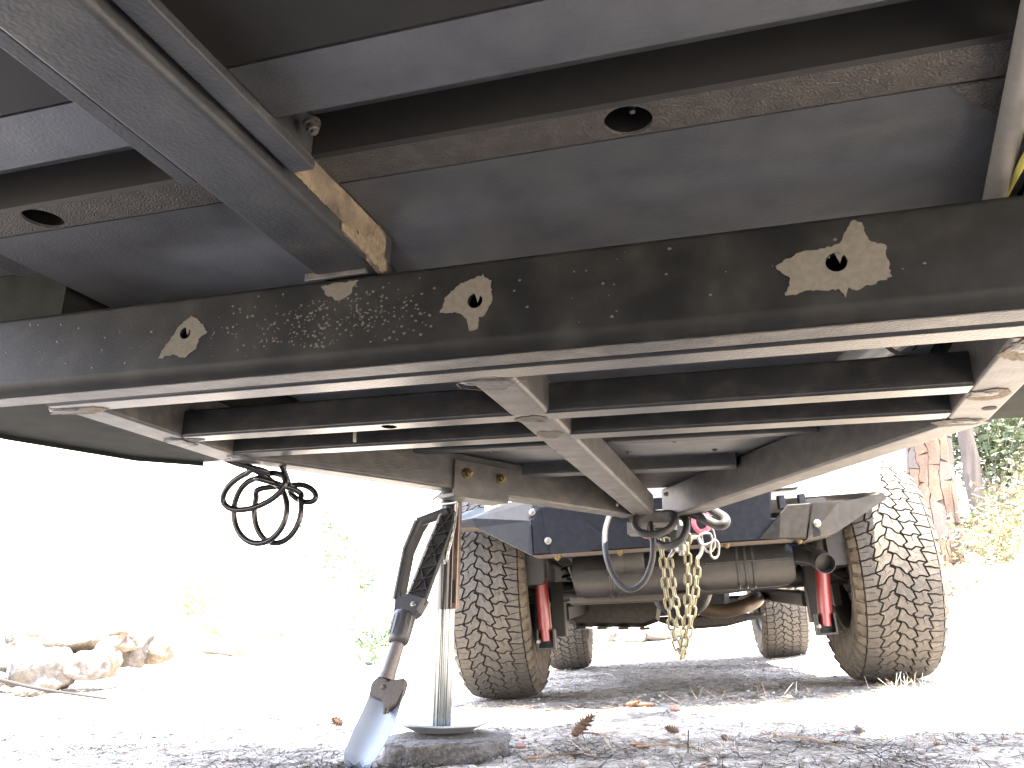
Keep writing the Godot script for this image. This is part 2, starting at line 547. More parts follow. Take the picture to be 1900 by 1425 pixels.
# flat wall strip in the plane origin + x*ex + y*ey (ex cross ey = outward), with round holes cut and short bores behind
func holed(mb: MB, o: Vector3, ex: Vector3, ey: Vector3, x0: float, x1: float, y0: float, y1: float, holes: Array, bore: float) -> void:
	var nrm := ex.cross(ey)
	var cur := x0
	for h in holes:
		var hx: float = h[0]
		var hy: float = h[1]
		var hr: float = h[2]
		var s: float = min(hr * 1.6, min(hy - y0, y1 - hy))
		var l := hx - s
		var rr := hx + s
		mb.quad(o + ex * cur + ey * y0, o + ex * l + ey * y0, o + ex * l + ey * y1, o + ex * cur + ey * y1)
		mb.quad(o + ex * l + ey * y0, o + ex * rr + ey * y0, o + ex * rr + ey * (hy - s), o + ex * l + ey * (hy - s))
		mb.quad(o + ex * l + ey * (hy + s), o + ex * rr + ey * (hy + s), o + ex * rr + ey * y1, o + ex * l + ey * y1)
		var n := 32
		for k in n:
			var t0 := TAU * k / n
			var t1 := TAU * (k + 1) / n
			var c0 := Vector2(cos(t0), sin(t0))
			var c1 := Vector2(cos(t1), sin(t1))
			var q0 = c0 / max(abs(c0.x), abs(c0.y)) * s
			var q1 = c1 / max(abs(c1.x), abs(c1.y)) * s
			var ce := o + ex * hx + ey * hy
			var a := ce + ex * c0.x * hr + ey * c0.y * hr
			var b := ce + ex * c1.x * hr + ey * c1.y * hr
			mb.quad(a, ce + ex * q0.x + ey * q0.y, ce + ex * q1.x + ey * q1.y, b)
			mb.quad(a, b, b - nrm * bore, a - nrm * bore)
		cur = rr
	mb.quad(o + ex * cur + ey * y0, o + ex * x1 + ey * y0, o + ex * x1 + ey * y1, o + ex * cur + ey * y1)

func patch(parent: Node3D, called: String, outline: Array, xf: Transform3D, thick: float, m: Material, rough := 0.0025, hole := 0.0, sd := 1) -> void:
	# ragged thin crust: outline points subdivided and jittered
	var r := RandomNumberGenerator.new()
	r.seed = sd
	var p := PackedVector2Array()
	for i in outline.size():
		var a: Vector2 = outline[i]
		var b: Vector2 = outline[(i + 1) % outline.size()]
		var n := int(max(2.0, a.distance_to(b) / 0.0035))
		for k in n:
			p.append(a.lerp(b, float(k) / n) + Vector2(r.randf_range(-1, 1), r.randf_range(-1, 1)) * rough)
	var mb := MB.new()
	if hole > 0.0:
		var cnt := p.size()
		for i in cnt:
			var a := p[i]
			var b := p[(i + 1) % cnt]
			var ha := a.normalized() * hole
			var hb := b.normalized() * hole
			var z := Vector3(0, 0, thick)
			var A := Vector3(a.x, a.y, 0)
			var B := Vector3(b.x, b.y, 0)
			var HA := Vector3(ha.x, ha.y, 0)
			var HB := Vector3(hb.x, hb.y, 0)
			mb.quad(xf * (HA + z), xf * (A + z), xf * (B + z), xf * (HB + z))
			mb.quad(xf * A, xf * B, xf * (B + z), xf * (A + z))
	else:
		mb.prism(p, xf * Transform3D(Basis.IDENTITY, Vector3(0, 0, thick)), thick, 0.0)
	part(parent, called, mb.mesh(), m)

func weld(parent: Node3D, called: String, c: Vector3, size: Vector3, m: Material, sd: int) -> void:
	var nz := FastNoiseLite.new()
	nz.seed = sd
	nz.frequency = 1.6
	var mb := MB.new()
	mb.lump(c, func(d: Vector3) -> Vector3:
		var k := 1.0 + 0.35 * nz.get_noise_3d(d.x * 2.0, d.y * 2.0, d.z * 2.0) + 0.15 * nz.get_noise_3d(d.x * 7.0, d.y * 7.0, d.z * 7.0)
		var e := Vector3(sign(d.x) * pow(abs(d.x), 0.6), sign(d.y) * pow(abs(d.y), 0.6), sign(d.z) * pow(abs(d.z), 0.6))
		return e * size * k, 22, 12)
	part(parent, called, mb.mesh(), m)

func bolt(parent: Node3D, called: String, at: Vector3, ax: Vector3, r: float, h: float, m: Material, domed := false) -> void:
	var mb := MB.new()
	if domed:
		mb.lathe(PackedVector2Array([Vector2(r, -0.004), Vector2(r, h * .3), Vector2(r * .85, h * .7), Vector2(r * .5, h * .95), Vector2(0.0005, h)]), at, ax, 20)
	else:
		mb.lathe(PackedVector2Array([Vector2(r * 1.35, -.003), Vector2(r * 1.35, h * .2), Vector2(r * 1.3, h * .22)]), at, ax, 20, false)
		mb.lathe(PackedVector2Array([Vector2(r * 1.3, h * .22), Vector2(r, h * .22), Vector2(r, h * .9), Vector2(r * .85, h), Vector2(r * .5, h), Vector2(r * .5, h * 1.35), Vector2(0.0005, h * 1.4)]), at, ax, 6, false)
	part(parent, called, mb.mesh(), m)

func make_trailer() -> void:
	trailer = thing("trailer", "black steel trailer seen from below, its frame and tongue overhead", "trailer", Vector3(0, 0, 0) + Basis(Vector3.UP, -YAW_T) * Vector3(-0.35, 0, 0), Basis(Vector3.UP, -YAW_T))
	var t := trailer
	# body that stands on the frame (mostly out of view, it keeps sun and sky off the underside)
	var mb := MB.new()
	mb.box(L(-1.50, .575, 1.63), L(.79, 1.75, -3.4), .03)
	part(t, "body", mb.mesh(), M.paint)
	mb = MB.new()
	mb.box(L(-1.50, .560, 1.62), L(.79, .574, -3.4), .001)
	part(t, "floor_sheet", mb.mesh(), M.sheet)
	mb = MB.new()
	mb.box(L(-1.49, .40, 1.638), L(.78, .565, 1.632), .001)
	part(t, "front_skirt", mb.mesh(), M.sheet)
	mb = MB.new()
	mb.box(L(-1.02, .506, 1.62), L(-.548, .5595, .753), .001)
	part(t, "lower_sheet", mb.mesh(), M.sheet)
	mb = MB.new()
	mb.box(L(-.4555, .506, 1.62), L(.318, .5595, .753), .001)
	part(t, "lower_sheet", mb.mesh(), M.sheet)
	for e in [[-1.02, -.548], [-.456, .318]]:
		mb = MB.new()
		mb.box(L(e[0], .505, .616), L(e[1], .5595, .5365), .0015)
		part(t, "lower_sheet", mb.mesh(), M.sheet)
	bolt(t, "frame_bolt", L(-.436, .52, .655), Vector3(.3, -1, 0), .007, .010, M.coat_dusty)
	mb = MB.new()
	mb.box(L(-.98, .24, -.55), L(.28, .555, -1.5), .03)
	part(t, "light_block_box", mb.mesh(), M.plastic)  # unseen box added to keep light from behind off the underside
	mb = MB.new()
	mb.rod(PackedVector3Array([L(-1.3, .20, -1.75), L(.6, .20, -1.75)]), .035, 16)
	part(t, "axle", mb.mesh(), M.coat)
	for q in [-1.32, .62]:
		mb = MB.new()
		mb.lathe(PackedVector2Array([Vector2(.0005, -.05), Vector2(.20, -.07), Vector2(.22, -.11), Vector2(.33, -.12), Vector2(.36, -.09), Vector2(.365, 0), Vector2(.36, .09), Vector2(.33, .12), Vector2(.22, .11), Vector2(.20, .07), Vector2(.0005, .05)]), L(q, .125, -1.75), Vector3.RIGHT, 40)
		part(t, "wheel", mb.mesh(), M.tyre)
	# front cross tube with three drilled holes in its rear face
	var f0 := .868
	var f1 := .925
	var u0 := .32
	var u1 := .442
	var rr := .020
	var H := [[-.746, .386, .0085], [-.321, .387, .0095], [.095, .386, .011]]
	mb = MB.new()
	var o := L(-.35, 0, f0) - Vector3(0, CAM_H, 0) + Vector3(0, CAM_H, 0)
	o = Vector3(0, CAM_H, -f0)
	var hh := []
	for h in H:
		hh.append([h[0] + .35, h[1], h[2]])
	holed(mb, o, Vector3.RIGHT, Vector3.UP, -1.15, 1.14, u0 + rr, u1 - .008, hh, .006)
	# rest of the profile, swept along r
	var prof := []
	for k in 7:
		var a := PI / 2 * k / 6.0
		prof.append([Vector2(f0 + rr - rr * cos(a), u0 + rr - rr * sin(a)), Vector2(-cos(a), -sin(a))])
	for k in 5:
		var a := PI / 2 * k / 4.0
		prof.append([Vector2(f1 - .008 + .008 * sin(a), u0 + .008 - .008 * cos(a)), Vector2(sin(a), -cos(a))])
	for k in 5:
		var a := PI / 2 * k / 4.0
		prof.append([Vector2(f1 - .008 + .008 * cos(a), u1 - .008 + .008 * sin(a)), Vector2(cos(a), sin(a))])
	for k in 5:
		var a := PI / 2 * k / 4.0
		prof.append([Vector2(f0 + .008 - .008 * sin(a), u1 - .008 + .008 * cos(a)), Vector2(-sin(a), cos(a))])
	for i in prof.size() - 1:
		var p: Vector2 = prof[i][0]
		var q: Vector2 = prof[i + 1][0]
		var np: Vector2 = prof[i][1]
		var nq: Vector2 = prof[i + 1][1]
		var A := L(-1.5, p.y, p.x)
		var B := L(.79, p.y, p.x)
		var C := L(.79, q.y, q.x)
		var D := L(-1.5, q.y, q.x)
		mb.quadn(D, C, B, A, Vector3(0, nq.y, -nq.x), Vector3(0, nq.y, -nq.x), Vector3(0, np.y, -np.x), Vector3(0, np.y, -np.x))
	for s in [-1.5, .79]:
		mb.quad(L(s, u0, f0), L(s, u0, f1), L(s, u1, f1), L(s, u1, f0))
	var tube := part(t, "front_cross_tube", mb.mesh(), M.front_tube)
	# pale rubbed patches round the holes, chips of the drilled edge
	var zf := f0 - .0003
	var outl := [
		[Vector2(.006, .026), Vector2(.014, .022), Vector2(.030, .008), Vector2(.036, -.002), Vector2(.024, -.010), Vector2(.022, -.024), Vector2(.006, -.036), Vector2(-.016, -.030), Vector2(-.040, -.034), Vector2(-.034, -.022), Vector2(-.024, -.008), Vector2(-.010, .012)],
		[Vector2(.010, .034), Vector2(.020, .024), Vector2(.022, -.006), Vector2(.012, -.020), Vector2(.006, -.022), Vector2(.004, -.038), Vector2(-.006, -.040), Vector2(-.010, -.022), Vector2(-.026, -.012), Vector2(-.046, -.012), Vector2(-.040, .008), Vector2(-.020, .026)],
		[Vector2(.020, .048), Vector2(.030, .044), Vector2(.034, .022), Vector2(.050, .014), Vector2(.052, -.024), Vector2(.018, -.034), Vector2(.008, -.032), Vector2(.004, -.042), Vector2(0, -.032), Vector2(-.030, -.030), Vector2(-.056, -.034), Vector2(-.048, -.014), Vector2(-.064, .002), Vector2(-.040, .016), Vector2(.004, .020)]]
	for i in 3:
		patch(tube, "dust_patch", outl[i], Transform3D(Basis.IDENTITY, L(H[i][0], H[i][1], zf)), .0009, M.dust_patch, .0013, H[i][2] * 1.02, 30 + i)
		mb = MB.new()
		var c := L(H[i][0] + .003, H[i][1] + H[i][2] * .55, f0 - .001)
		mb.prism(PackedVector2Array([Vector2(-.004, .005), Vector2(-.002, -.001), Vector2(.0005, -.008), Vector2(.003, -.0005), Vector2(.007, .003)]), Transform3D(Basis.IDENTITY, c), .002, .0003)
		part(tube, "torn_edge", mb.mesh(), M.dust_patch)
	patch(tube, "dust_patch", [Vector2(-.035, .018), Vector2(.020, .020), Vector2(.012, .004), Vector2(-.004, -.010), Vector2(-.010, -.004), Vector2(-.024, .002)], Transform3D(Basis.IDENTITY, L(-.505, .415, zf)), .0009, M.dust_patch, .002, 0.0, 41)
	mb = MB.new()
	mb.box(L(-1.5, u0 - .0012, f0 + .0175), L(.79, u0 + .002, f1 - .006), .0005)
	part(tube, "lit_underside", mb.mesh(), M.coat_dusty)  # paler strip painting in the light this underside catches from the ground
	# dried splash drops on the face
	mb = MB.new()
	var rd := RandomNumberGenerator.new()
	rd.seed = 9
	for i in 420:
		var x := rd.randfn(-.52, .085)
		var y := rd.randfn(.378, .022)
		if i > 330:
			x = rd.randf_range(-1.1, .25)
			y = rd.randf_range(.345, .43)
		if y < .343 or y > .43 or x > .2 or abs(x + .321) < .05 or abs(x + .746) < .04:
			continue
		var s := rd.randf_range(.0006, .0019)
		var cc := L(x, y, f0)
		mb.lump(cc, func(d: Vector3) -> Vector3: return Vector3(d.x * s * 1.2, d.y * s, d.z * .0007), 6, 4)
	part(tube, "splash_drops", mb.mesh(), M.drop).set_meta("kind", "stuff")
	# second tube and the ladder of rails ahead of it
	tb("second_cross_tube", L(-1.045, .345, .9575), L(.345, .345, .9575), .045, .05, .005, M.rail)
	tb("cross_rail", L(-.98, .345, 1.1875), L(.28, .345, 1.1875), .044, .05, .005, M.rail)
	tb("cross_rail", L(-.98, .346, 1.338), L(.28, .346, 1.338), .044, .05, .005, M.rail)
	tb("cross_rail", L(-.80, .415, 1.705), L(.115, .415, 1.705), .035, .05, .005, M.coat)
	tb("cross_rail", L(-.60, .407, 2.00), L(-.055, .407, 2.00), .05, .05, .005, M.coat)
	tb("side_rail", L(-1.013, .3655, .982), L(-1.013, .3655, 1.40), .064, .09, .005, M.coat_dusty)
	tb("side_rail", L(.3125, .3655, .982), L(.3125, .3655, 1.40), .064, .09, .005, M.coat_dusty)
	tb("upper_side_rail", L(-1.05, .535, .868), L(-1.05, .535, -3.2), .06, .046, .006, M.coat)
	tb("upper_side_rail", L(.35, .508, .868), L(.35, .508, -3.2), .06, .10, .006, M.coat)
	# tongue and the two drawbars of the A-frame
	tb("tongue", L(-.338, .3502, .98), L(-.333, .3502, 2.33), .064, .06, .008, M.coat_dusty)
	tb("drawbar", L(-1.013, .3645, 1.352), L(-.375, .3645, 2.375), .06, .09, .006, M.coat_dusty)
	tb("drawbar", L(.325, .3645, 1.375), L(-.262, .3645, 2.45), .06, .09, .006, M.coat_dusty)
	# coupler at the nose
	mb = MB.new()
	mb.prism(PackedVector2Array([Vector2(-.075, -.05), Vector2(.06, -.05), Vector2(.05, .10), Vector2(.025, .2), Vector2(-.03, .2), Vector2(-.06, .10)]), Transform3D(Basis(Vector3.RIGHT, Vector3.FORWARD, Vector3.UP), L(-.305, .335, 2.40)), .035, .006)
	var cp := part(t, "coupler", mb.mesh(), M.coat_dusty)
	mb = MB.new()
	mb.lathe(PackedVector2Array([Vector2(.044, -.005), Vector2(.044, .03), Vector2(.036, .05), Vector2(.02, .058), Vector2(.0005, .06)]), L(-.30, .30, 2.52), Vector3.UP, 24)
	part(cp, "ball_socket", mb.mesh(), M.coat)
	mb = MB.new()
	mb.box(L(-.385, .27, 2.43), L(-.352, .305, 2.37), .002)
	part(cp, "latch_tab", mb.mesh(), M.zinc)
	# toolbox floor over the A-frame
	mb = MB.new()
	mb.box(L(-.95, .412, 2.10), L(.25, .86, 1.64), .01)
	var tbx := part(t, "front_box", mb.mesh(), M.sheet)
	for i in 6:
		var bp: Array = [[-.62, 1.80], [-.46, 1.83], [-.18, 1.80], [-.02, 1.78], [-.30, 1.9], [-.10, 1.92]][i]
		bolt(tbx, "floor_bolt", L(bp[0], .412, bp[1]), Vector3.DOWN, .006, .006, M.coat, true)
	mb = MB.new()
	mb.prism(PackedVector2Array([Vector2(-.56, 2.101), Vector2(-.08, 2.101), Vector2(-.25, 2.44), Vector2(-.38, 2.44)]), Transform3D(Basis(Vector3.RIGHT, Vector3.FORWARD, Vector3.UP), Vector3(.35, CAM_H + .424, 0)), .010, .001)
	part(t, "nose_plate", mb.mesh(), M.coat)
	# side boxes outside the rails
	for s in [-1, 1]:
		var c := -.355
		var pts := PackedVector2Array([Vector2(c + s * .70, .94), Vector2(c + s * 1.17, .94), Vector2(c + s * 1.17, 1.28), Vector2(c + s * 1.06, 1.54), Vector2(c + s * .94, 1.63), Vector2(c + s * .70, 1.63)])
		mb = MB.new()
		mb.prism(pts, Transform3D(Basis(Vector3.RIGHT, Vector3.FORWARD, Vector3.UP), Vector3(.35, CAM_H + .56, 0)), .18, .003)
		var sb := part(t, "side_box", mb.mesh(), M.side_panel)
		for k in [1, 2, 3]:
			var p := pts[k]
			var q := pts[k + 1]
			tb("lip", L(p.x, .377, p.y), L(q.x, .377, q.y), .008, .012, .002, M.side_panel, sb)
	# long upper beam, bolted flats on both sides, cross beams with lightening holes
	mb = MB.new()
	mb.beam(L(-.502, .5025, .90), L(-.508, .5025, -3.2), .092, .114, .008)
	var lb := part(t, "long_beam", mb.mesh(), M.coat)
	tb("side_flat", L(-.572, .470, .64), L(-.572, .470, -1.2), .022, .02, .003, M.coat, lb)
	tb("side_flat", L(-.435, .462, .645), L(-.435, .462, -1.2), .028, .012, .003, M.coat, lb)
	# dried mud at the front end of the long beam and over its right flank
	for q in [[.025, -.052, .022, .012, .005], [.0, -.047, .030, .012, .004], [.032, -.03, .014, .024, .004], [-.03, -.05, .035, .008, .002], [.036, -.054, .016, .010, .007], [.018, -.036, .018, .012, .003]]:
		weld(lb, "mud_smear", L(-.455, .508 + q[1], .83 + q[0]), Vector3(q[4], q[3], q[2]), M.mud, int(q[2] * 900 + q[3] * 700))
	tb("end_lip", L(-.56, .444, .862), L(-.47, .446, .862), .006, .012, .002, M.coat_dusty, lb)
	# rubbed dusty flank of the beam
	patch(lb, "dusty_flank", [Vector2(-.20, -.042), Vector2(-.05, -.045), Vector2(.045, -.045), Vector2(.045, -.004), Vector2(-.20, -.004)], Transform3D(Basis(Vector3.FORWARD, Vector3.UP, Vector3.RIGHT), L(-.4556, .508, .83)), .0008, M.flank_dust, .001, 0.0, 44)
	for side in [0, 1]:
		for k in 4:
			var fa: float = [.690, .535, .10, -.6][k] - (.26 if k == 1 else .065)
			var fb: float = [.750, .535, .16, -.54][k]
			if k == 0:
				fa = .690
			var ra := -1.02 if side == 0 else -.456
			var rb := -.548 if side == 0 else .318
			var hx := -.868 if side == 0 else -.104
			mb = MB.new()
			var uu := .503
			# bottom with a hole, then rear, front faces
			var ex := Vector3.RIGHT
			var ey := Vector3.BACK  # ex x ey = down
			var oo := Vector3(.35, CAM_H + uu, 0)
			var rad := .025 if k == 0 else .02
			holed(mb, oo, ex, ey, ra, rb, -fb + .004, -fa - .004, [[hx, -(fa + fb) / 2 , rad]], .004)
			var xb := part(t, "cross_beam", mb.mesh(), M.under_coat if k == 0 else M.web_shade)  # rear beams go near-black, painting in the shade deeper under the floor
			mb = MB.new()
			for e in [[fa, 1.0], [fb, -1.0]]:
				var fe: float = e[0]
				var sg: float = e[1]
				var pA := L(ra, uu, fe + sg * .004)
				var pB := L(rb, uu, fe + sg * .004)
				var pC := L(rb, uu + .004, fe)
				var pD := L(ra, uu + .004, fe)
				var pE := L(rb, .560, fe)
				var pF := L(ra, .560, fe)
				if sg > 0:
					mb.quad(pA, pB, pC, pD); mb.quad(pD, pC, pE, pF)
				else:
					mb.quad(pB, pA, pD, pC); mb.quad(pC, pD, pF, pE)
			part(xb, "beam_web", mb.mesh(), M.web_shade)  # web coloured near-black in place of shade
			if k == 0:
				bolt(xb, "bolt", L(hx + .004, .556, (fa + fb) / 2 + .004), Vector3.DOWN, .007, .03, M.zinc)
				tb("bead", L(ra, .5565, fb + .003), L(rb, .5565, fb + .003), .006, .006, .002, M.coat_dusty, xb)
	# things fixed under the floor at the right
	mb = MB.new()
	mb.rod(PackedVector3Array([L(.2226, .485, .50), L(.2525, .485, .732), L(.282, .485, .961), L(.306, .485, 1.15)]), .0125, 14)
	part(t, "conduit_pipe", mb.mesh(), M.pipe)
	mb = MB.new()
	mb.rod(curve([L(.271, .471, .714), L(.274, .458, .769), L(.280, .465, .805), L(.286, .476, .878), L(.291, .485, .96)]), .004, 8)
	part(t, "yellow_wire", mb.mesh(), M.yellow)
	mb = MB.new()
	mb.rod(PackedVector3Array([L(.302, .476, .695), L(.316, .485, .96)]), .006, 8)
	part(t, "brake_line", mb.mesh(), M.coat_dusty)
	mb = MB.new()
	mb.prism(PackedVector2Array([Vector2(.20, .752), Vector2(.32, .752), Vector2(.32, .88), Vector2(.285, .85)]), Transform3D(Basis(Vector3.RIGHT, Vector3.FORWARD, Vector3.UP), Vector3(.35, CAM_H + .506, 0)), .004, .001)
	part(t, "gusset", mb.mesh(), M.under_coat)
	mb = MB.new()
	mb.rod(PackedVector3Array([L(.16, .45, 1.46), L(.235, .455, 1.30), L(.30, .46, 1.15)]), .024, 16)
	part(t, "drain_pipe", mb.mesh(), M.clear_pipe)
	mb = MB.new()
	mb.lathe(PackedVector2Array([Vector2(.032, -.006), Vector2(.032, .006)]), L(.225, .454, 1.325), L(.235, .455, 1.30) - L(.16, .45, 1.46), 20)
	part(t, "pipe_clamp", mb.mesh(), M.hole_dark)
	# tanks and pipes over the left bay
	mb = MB.new()
	mb.rod(PackedVector3Array([L(-.95, .42, 1.06), L(-.62, .44, 1.10)]), .028, 14)
	mb.rod(PackedVector3Array([L(-.90, .46, 1.12), L(-.50, .47, 1.13)]), .03, 14)
	part(t, "water_pipe", mb.mesh(), M.coat_dusty)
	tb("drop_pin", L(-.54, .46, 1.08), L(-.54, .40, 1.08), .006, .006, .002, M.pipe)
	tb("hanger_clip", L(-.70, .352, 1.28), L(-.70, .322, 1.285), .006, .004, .001, M.zinc)
	mb = MB.new()
	mb.box(L(-.285, .405, 1.125), L(-.268, .388, 1.115), .002)
	part(t, "wire_connector", mb.mesh(), M.pink)
	mb = MB.new()
	mb.rod(curve([L(-.275, .40, 1.12), L(-.25, .395, 1.125), L(-.21, .41, 1.13), L(-.18, .44, 1.13)]), .003, 6)
	part(t, "loose_wire", mb.mesh(), M.coat)
	# welds
	for w in [[-1.03, .965, .05, .016], [-1.012, 1.20, .034, .040], [-.985, 1.345, .03, .03], [-.345, .985, .05, .018], [-.342, 1.205, .034, .012], [.31, 1.01, .035, .03], [.31, 1.375, .04, .018], [.30, 1.21, .03, .02], [-1.0, 1.40, .03, .02]]:
		weld(t, "weld_bead", L(w[0], .3225, w[1]), Vector3(w[2] * .72, .0045, w[3] * .72), M.coat_dusty, int(abs(w[0] * 100) + w[1] * 100))
	mb = MB.new()
	mb.lathe(PackedVector2Array([Vector2(.013, -.001), Vector2(.013, .0012), Vector2(.0005, .0012)]), L(-.585, .3212, 1.187), Vector3.DOWN, 16, false)
	part(t, "rail_slot", mb.mesh(), M.hole_dark)
	mb = MB.new()
	mb.lathe(PackedVector2Array([Vector2(.010, -.001), Vector2(.010, .0012), Vector2(.0005, .0012)]), L(.327, .3208, 1.30), Vector3.DOWN, 16, false)
	part(t, "rail_slot", mb.mesh(), M.hole_dark)
	bolt(t, "clip_screw", L(-.40, .345, 2.285), Vector3(.8, -.2, .5), .006, .008, M.pink, true)
	bolt(t, "clip_screw", L(-.262, .375, 2.32), Vector3(-.8, -.2, .5), .006, .008, M.zinc, true)
	var down := Basis(Vector3.RIGHT, Vector3.BACK, Vector3.DOWN)
	var J2 := [[.31, 1.02, .034, .05, 1], [.31, 1.22, .030, .035, 2], [.30, 1.38, .045, .03, 3], [-.345, .995, .05, .03, 4], [-.34, 1.19, .03, .018, 5], [-1.02, .97, .06, .02, 6], [-1.01, 1.2, .03, .035, 7], [-.98, 1.19, .04, .014, 8], [-.34, 1.30, .025, .03, 9]]
	for q in J2:
		var ol := []
		var rr2 := RandomNumberGenerator.new()
		rr2.seed = q[4]
		for k in 9:
			var an := TAU * k / 9
			ol.append(Vector2(cos(an) * q[2] * rr2.randf_range(.6, 1.1), sin(an) * q[3] * rr2.randf_range(.6, 1.1)))
		patch(t, "dried_mud", ol, Transform3D(down, L(q[0], .3198 if q[4] < 4 or q[4] > 5 else .3194, q[1])), .0007, M.mud if q[4] in [1, 2, 4, 6] else M.dust_patch, .002, 0.0, 60 + q[4])
	make_jack()

func make_jack() -> void:
	# bolted to the left drawbar: clamp plate, outer tube, inner tube, foot, pull pin with its little chain
	var t := trailer
	var dr := (L(-.375, .36, 2.375) - L(-1.013, .36, 1.352)).normalized()   # along the drawbar
	var inner := dr.cross(Vector3.UP).normalized()                           # towards the tongue
	var jk := sub(t, "jack_bracket")
	var c := L(-.686, .36, 1.876) + inner * .034
	var mb := MB.new()
	mb.beam(c - dr * .085 + Vector3(0, -.012, 0), c + dr * .085 + Vector3(0, -.012, 0), .008, .086, .002)
	mb.beam(c - dr * .085 + Vector3(0, -.054, 0) - inner * .03, c + dr * .085 + Vector3(0, -.054, 0) - inner * .03, .066, .008, .002)
	part(jk, "clamp_plate", mb.mesh(), M.coat_dusty)
	for s in [-.05, .055]:
		bolt(jk, "bolt", c + dr * s + inner * .004 + Vector3(0, .0, 0), inner, .010, .016, M.brass_bolt)
	jk = sub(t, "jack")
	var ax := L(-.768, 0, 1.93)
	mb = MB.new()
	mb.lathe(PackedVector2Array([Vector2(.021, .045), Vector2(.026, .045), Vector2(.026, .75), Vector2(.0005, .76)]), Vector3(ax.x, CAM_H, ax.z), Vector3.UP, 40)
	part(jk, "outer_tube", mb.mesh(), M.jack_black)
	mb = MB.new()
	mb.beam(L(-.7345, .047, 1.905), L(-.7345, .33, 1.905), .016, .020, .003, Vector3.FORWARD)
	part(jk, "mount_bar", mb.mesh(), M.jack_bar)
	mb = MB.new()
	mb.beam(L(-.7355, .06, 1.8945), L(-.7355, .115, 1.8945), .008, .003, .001, Vector3.FORWARD)
	part(jk, "bar_slot", mb.mesh(), M.hole_dark)
	mb = MB.new()
	# inner tube, fluted
	var pr := PackedVector3Array()
	var flut := 10
	var rin := []
	for k in 60:
		var a := TAU * k / 60
		rin.append([a, .0195 + .0028 * (1.0 if fposmod(a * 4.5 / PI, 1.0) > .42 else -.35)])
	for k in 60:
		var k2 := (k + 1) % 60
		var a0: float = rin[k][0]
		var a1: float = rin[k2][0]
		var p0 = Vector3(cos(a0), 0, sin(a0)) * rin[k][1]
		var p1 = Vector3(cos(a1), 0, sin(a1)) * rin[k2][1]
		var lo := Vector3(ax.x, CAM_H - .232, ax.z)
		var hi := Vector3(ax.x, CAM_H + .05, ax.z)
		mb.quad(lo + p1, lo + p0, hi + p0, hi + p1)
	part(jk, "inner_tube", mb.mesh(), M.chrome)
	# dished eight-sided foot
	mb = MB.new()
	var fc := Vector3(ax.x - .0, CAM_H - .230, ax.z)
	for lay in [0, 1]:
		var dy := 0.0 if lay == 0 else -.004
		for k in 8:
			var a0 := TAU * (k + .5) / 8
			var a1 := TAU * (k + 1.5) / 8
			var e0 := Vector3(cos(a0), 0, sin(a0))
			var e1 := Vector3(cos(a1), 0, sin(a1))
			var q := [fc + e0 * .028, fc + e1 * .028, fc + e1 * .070 + Vector3(0, .003, 0), fc + e0 * .070 + Vector3(0, .003, 0), fc + e1 * .112 + Vector3(0, .020, 0), fc + e0 * .112 + Vector3(0, .020, 0)]
			for i in 6:
				q[i] += Vector3(0, dy, 0)
			if lay == 0:
				mb.quad(q[1], q[0], q[3], q[2]); mb.quad(q[2], q[3], q[5], q[4]); mb.tri(q[0], q[1], fc)
				mb.quad(q[5], q[5] - Vector3(0, .004, 0), q[4] - Vector3(0, .004, 0), q[4])
			else:
				mb.quad(q[0], q[1], q[2], q[3]); mb.quad(q[3], q[2], q[4], q[5]); mb.tri(q[1], q[0], fc + Vector3(0, dy, 0))
	part(jk, "foot", mb.mesh(), M.foot_plate)
	mb = MB.new()
	mb.rod(curve([L(-.722, .300, 1.865), L(-.745, .298, 1.872), L(-.79, .302, 1.885), L(-.795, .310, 1.885), L(-.78, .322, 1.885), L(-.768, .332, 1.885)], .003), .0032, 8)
	part(jk, "pull_pin", mb.mesh(), M.small_chain)
	# little chain in a bight
	var pts := curve([L(-.722, .298, 1.865), L(-.722, .25, 1.855), L(-.726, .207, 1.845), L(-.731, .174, 1.838), L(-.734, .154, 1.836), L(-.746, .149, 1.834), L(-.752, .162, 1.834), L(-.750, .184, 1.836)], .002)
	chain(jk, "small_chain_link", pts, .0155, .0085, .0017, M.small_chain)

func chain(parent: Node3D, called: String, pts: PackedVector3Array, ln: float, wd: float, r: float, m: Material, off := Vector3.ZERO) -> void:
	var total := 0.0
	var cum := PackedFloat32Array([0.0])
	for i in pts.size() - 1:
		total += pts[i].distance_to(pts[i + 1])
		cum.append(total)
	var pitch := ln - 2.6 * r
	var k := 0
	var s := 0.0
	while s + pitch < total:
		var at := func(d: float) -> Vector3:
			var j := 0
			while j < cum.size() - 2 and cum[j + 1] < d:
				j += 1
			return pts[j].lerp(pts[j + 1], clamp((d - cum[j]) / max(cum[j + 1] - cum[j], 1e-6), 0, 1))
		var a: Vector3 = at.call(s)
		var b: Vector3 = at.call(s + pitch)
		var d := (b - a).normalized()
		var e := d.cross(Vector3(.35, .12, .93)).normalized()
		var e2 := d.cross(e)
		var tw := 0.75 if k % 2 == 0 else -0.75
		tw += rng.randf_range(-.18, .18)
		var sd := e * cos(tw) + e2 * sin(tw)
		var ce := (a + b) / 2 - off
		var hl := ln / 2 - wd / 2
		var hw := wd / 2 - r
		var loop := PackedVector3Array()
		for q in 20:
			var t := TAU * q / 20
			var y := (hl if sin(t) > 0 else -hl) + hw * sin(t)
			loop.append(ce + sd * hw * cos(t) + d * y)
		var mb := MB.new()
		mb.rod(loop, r, 8, true)
		part(parent, called, mb.mesh(), m)
		s += pitch
		k += 1

# ------------------------------------------------------------------ car
var car: Node3D
const WR := 0.445
func J(lat: float, up: float, f: float) -> Vector3:
	return Vector3(lat, up, -f)

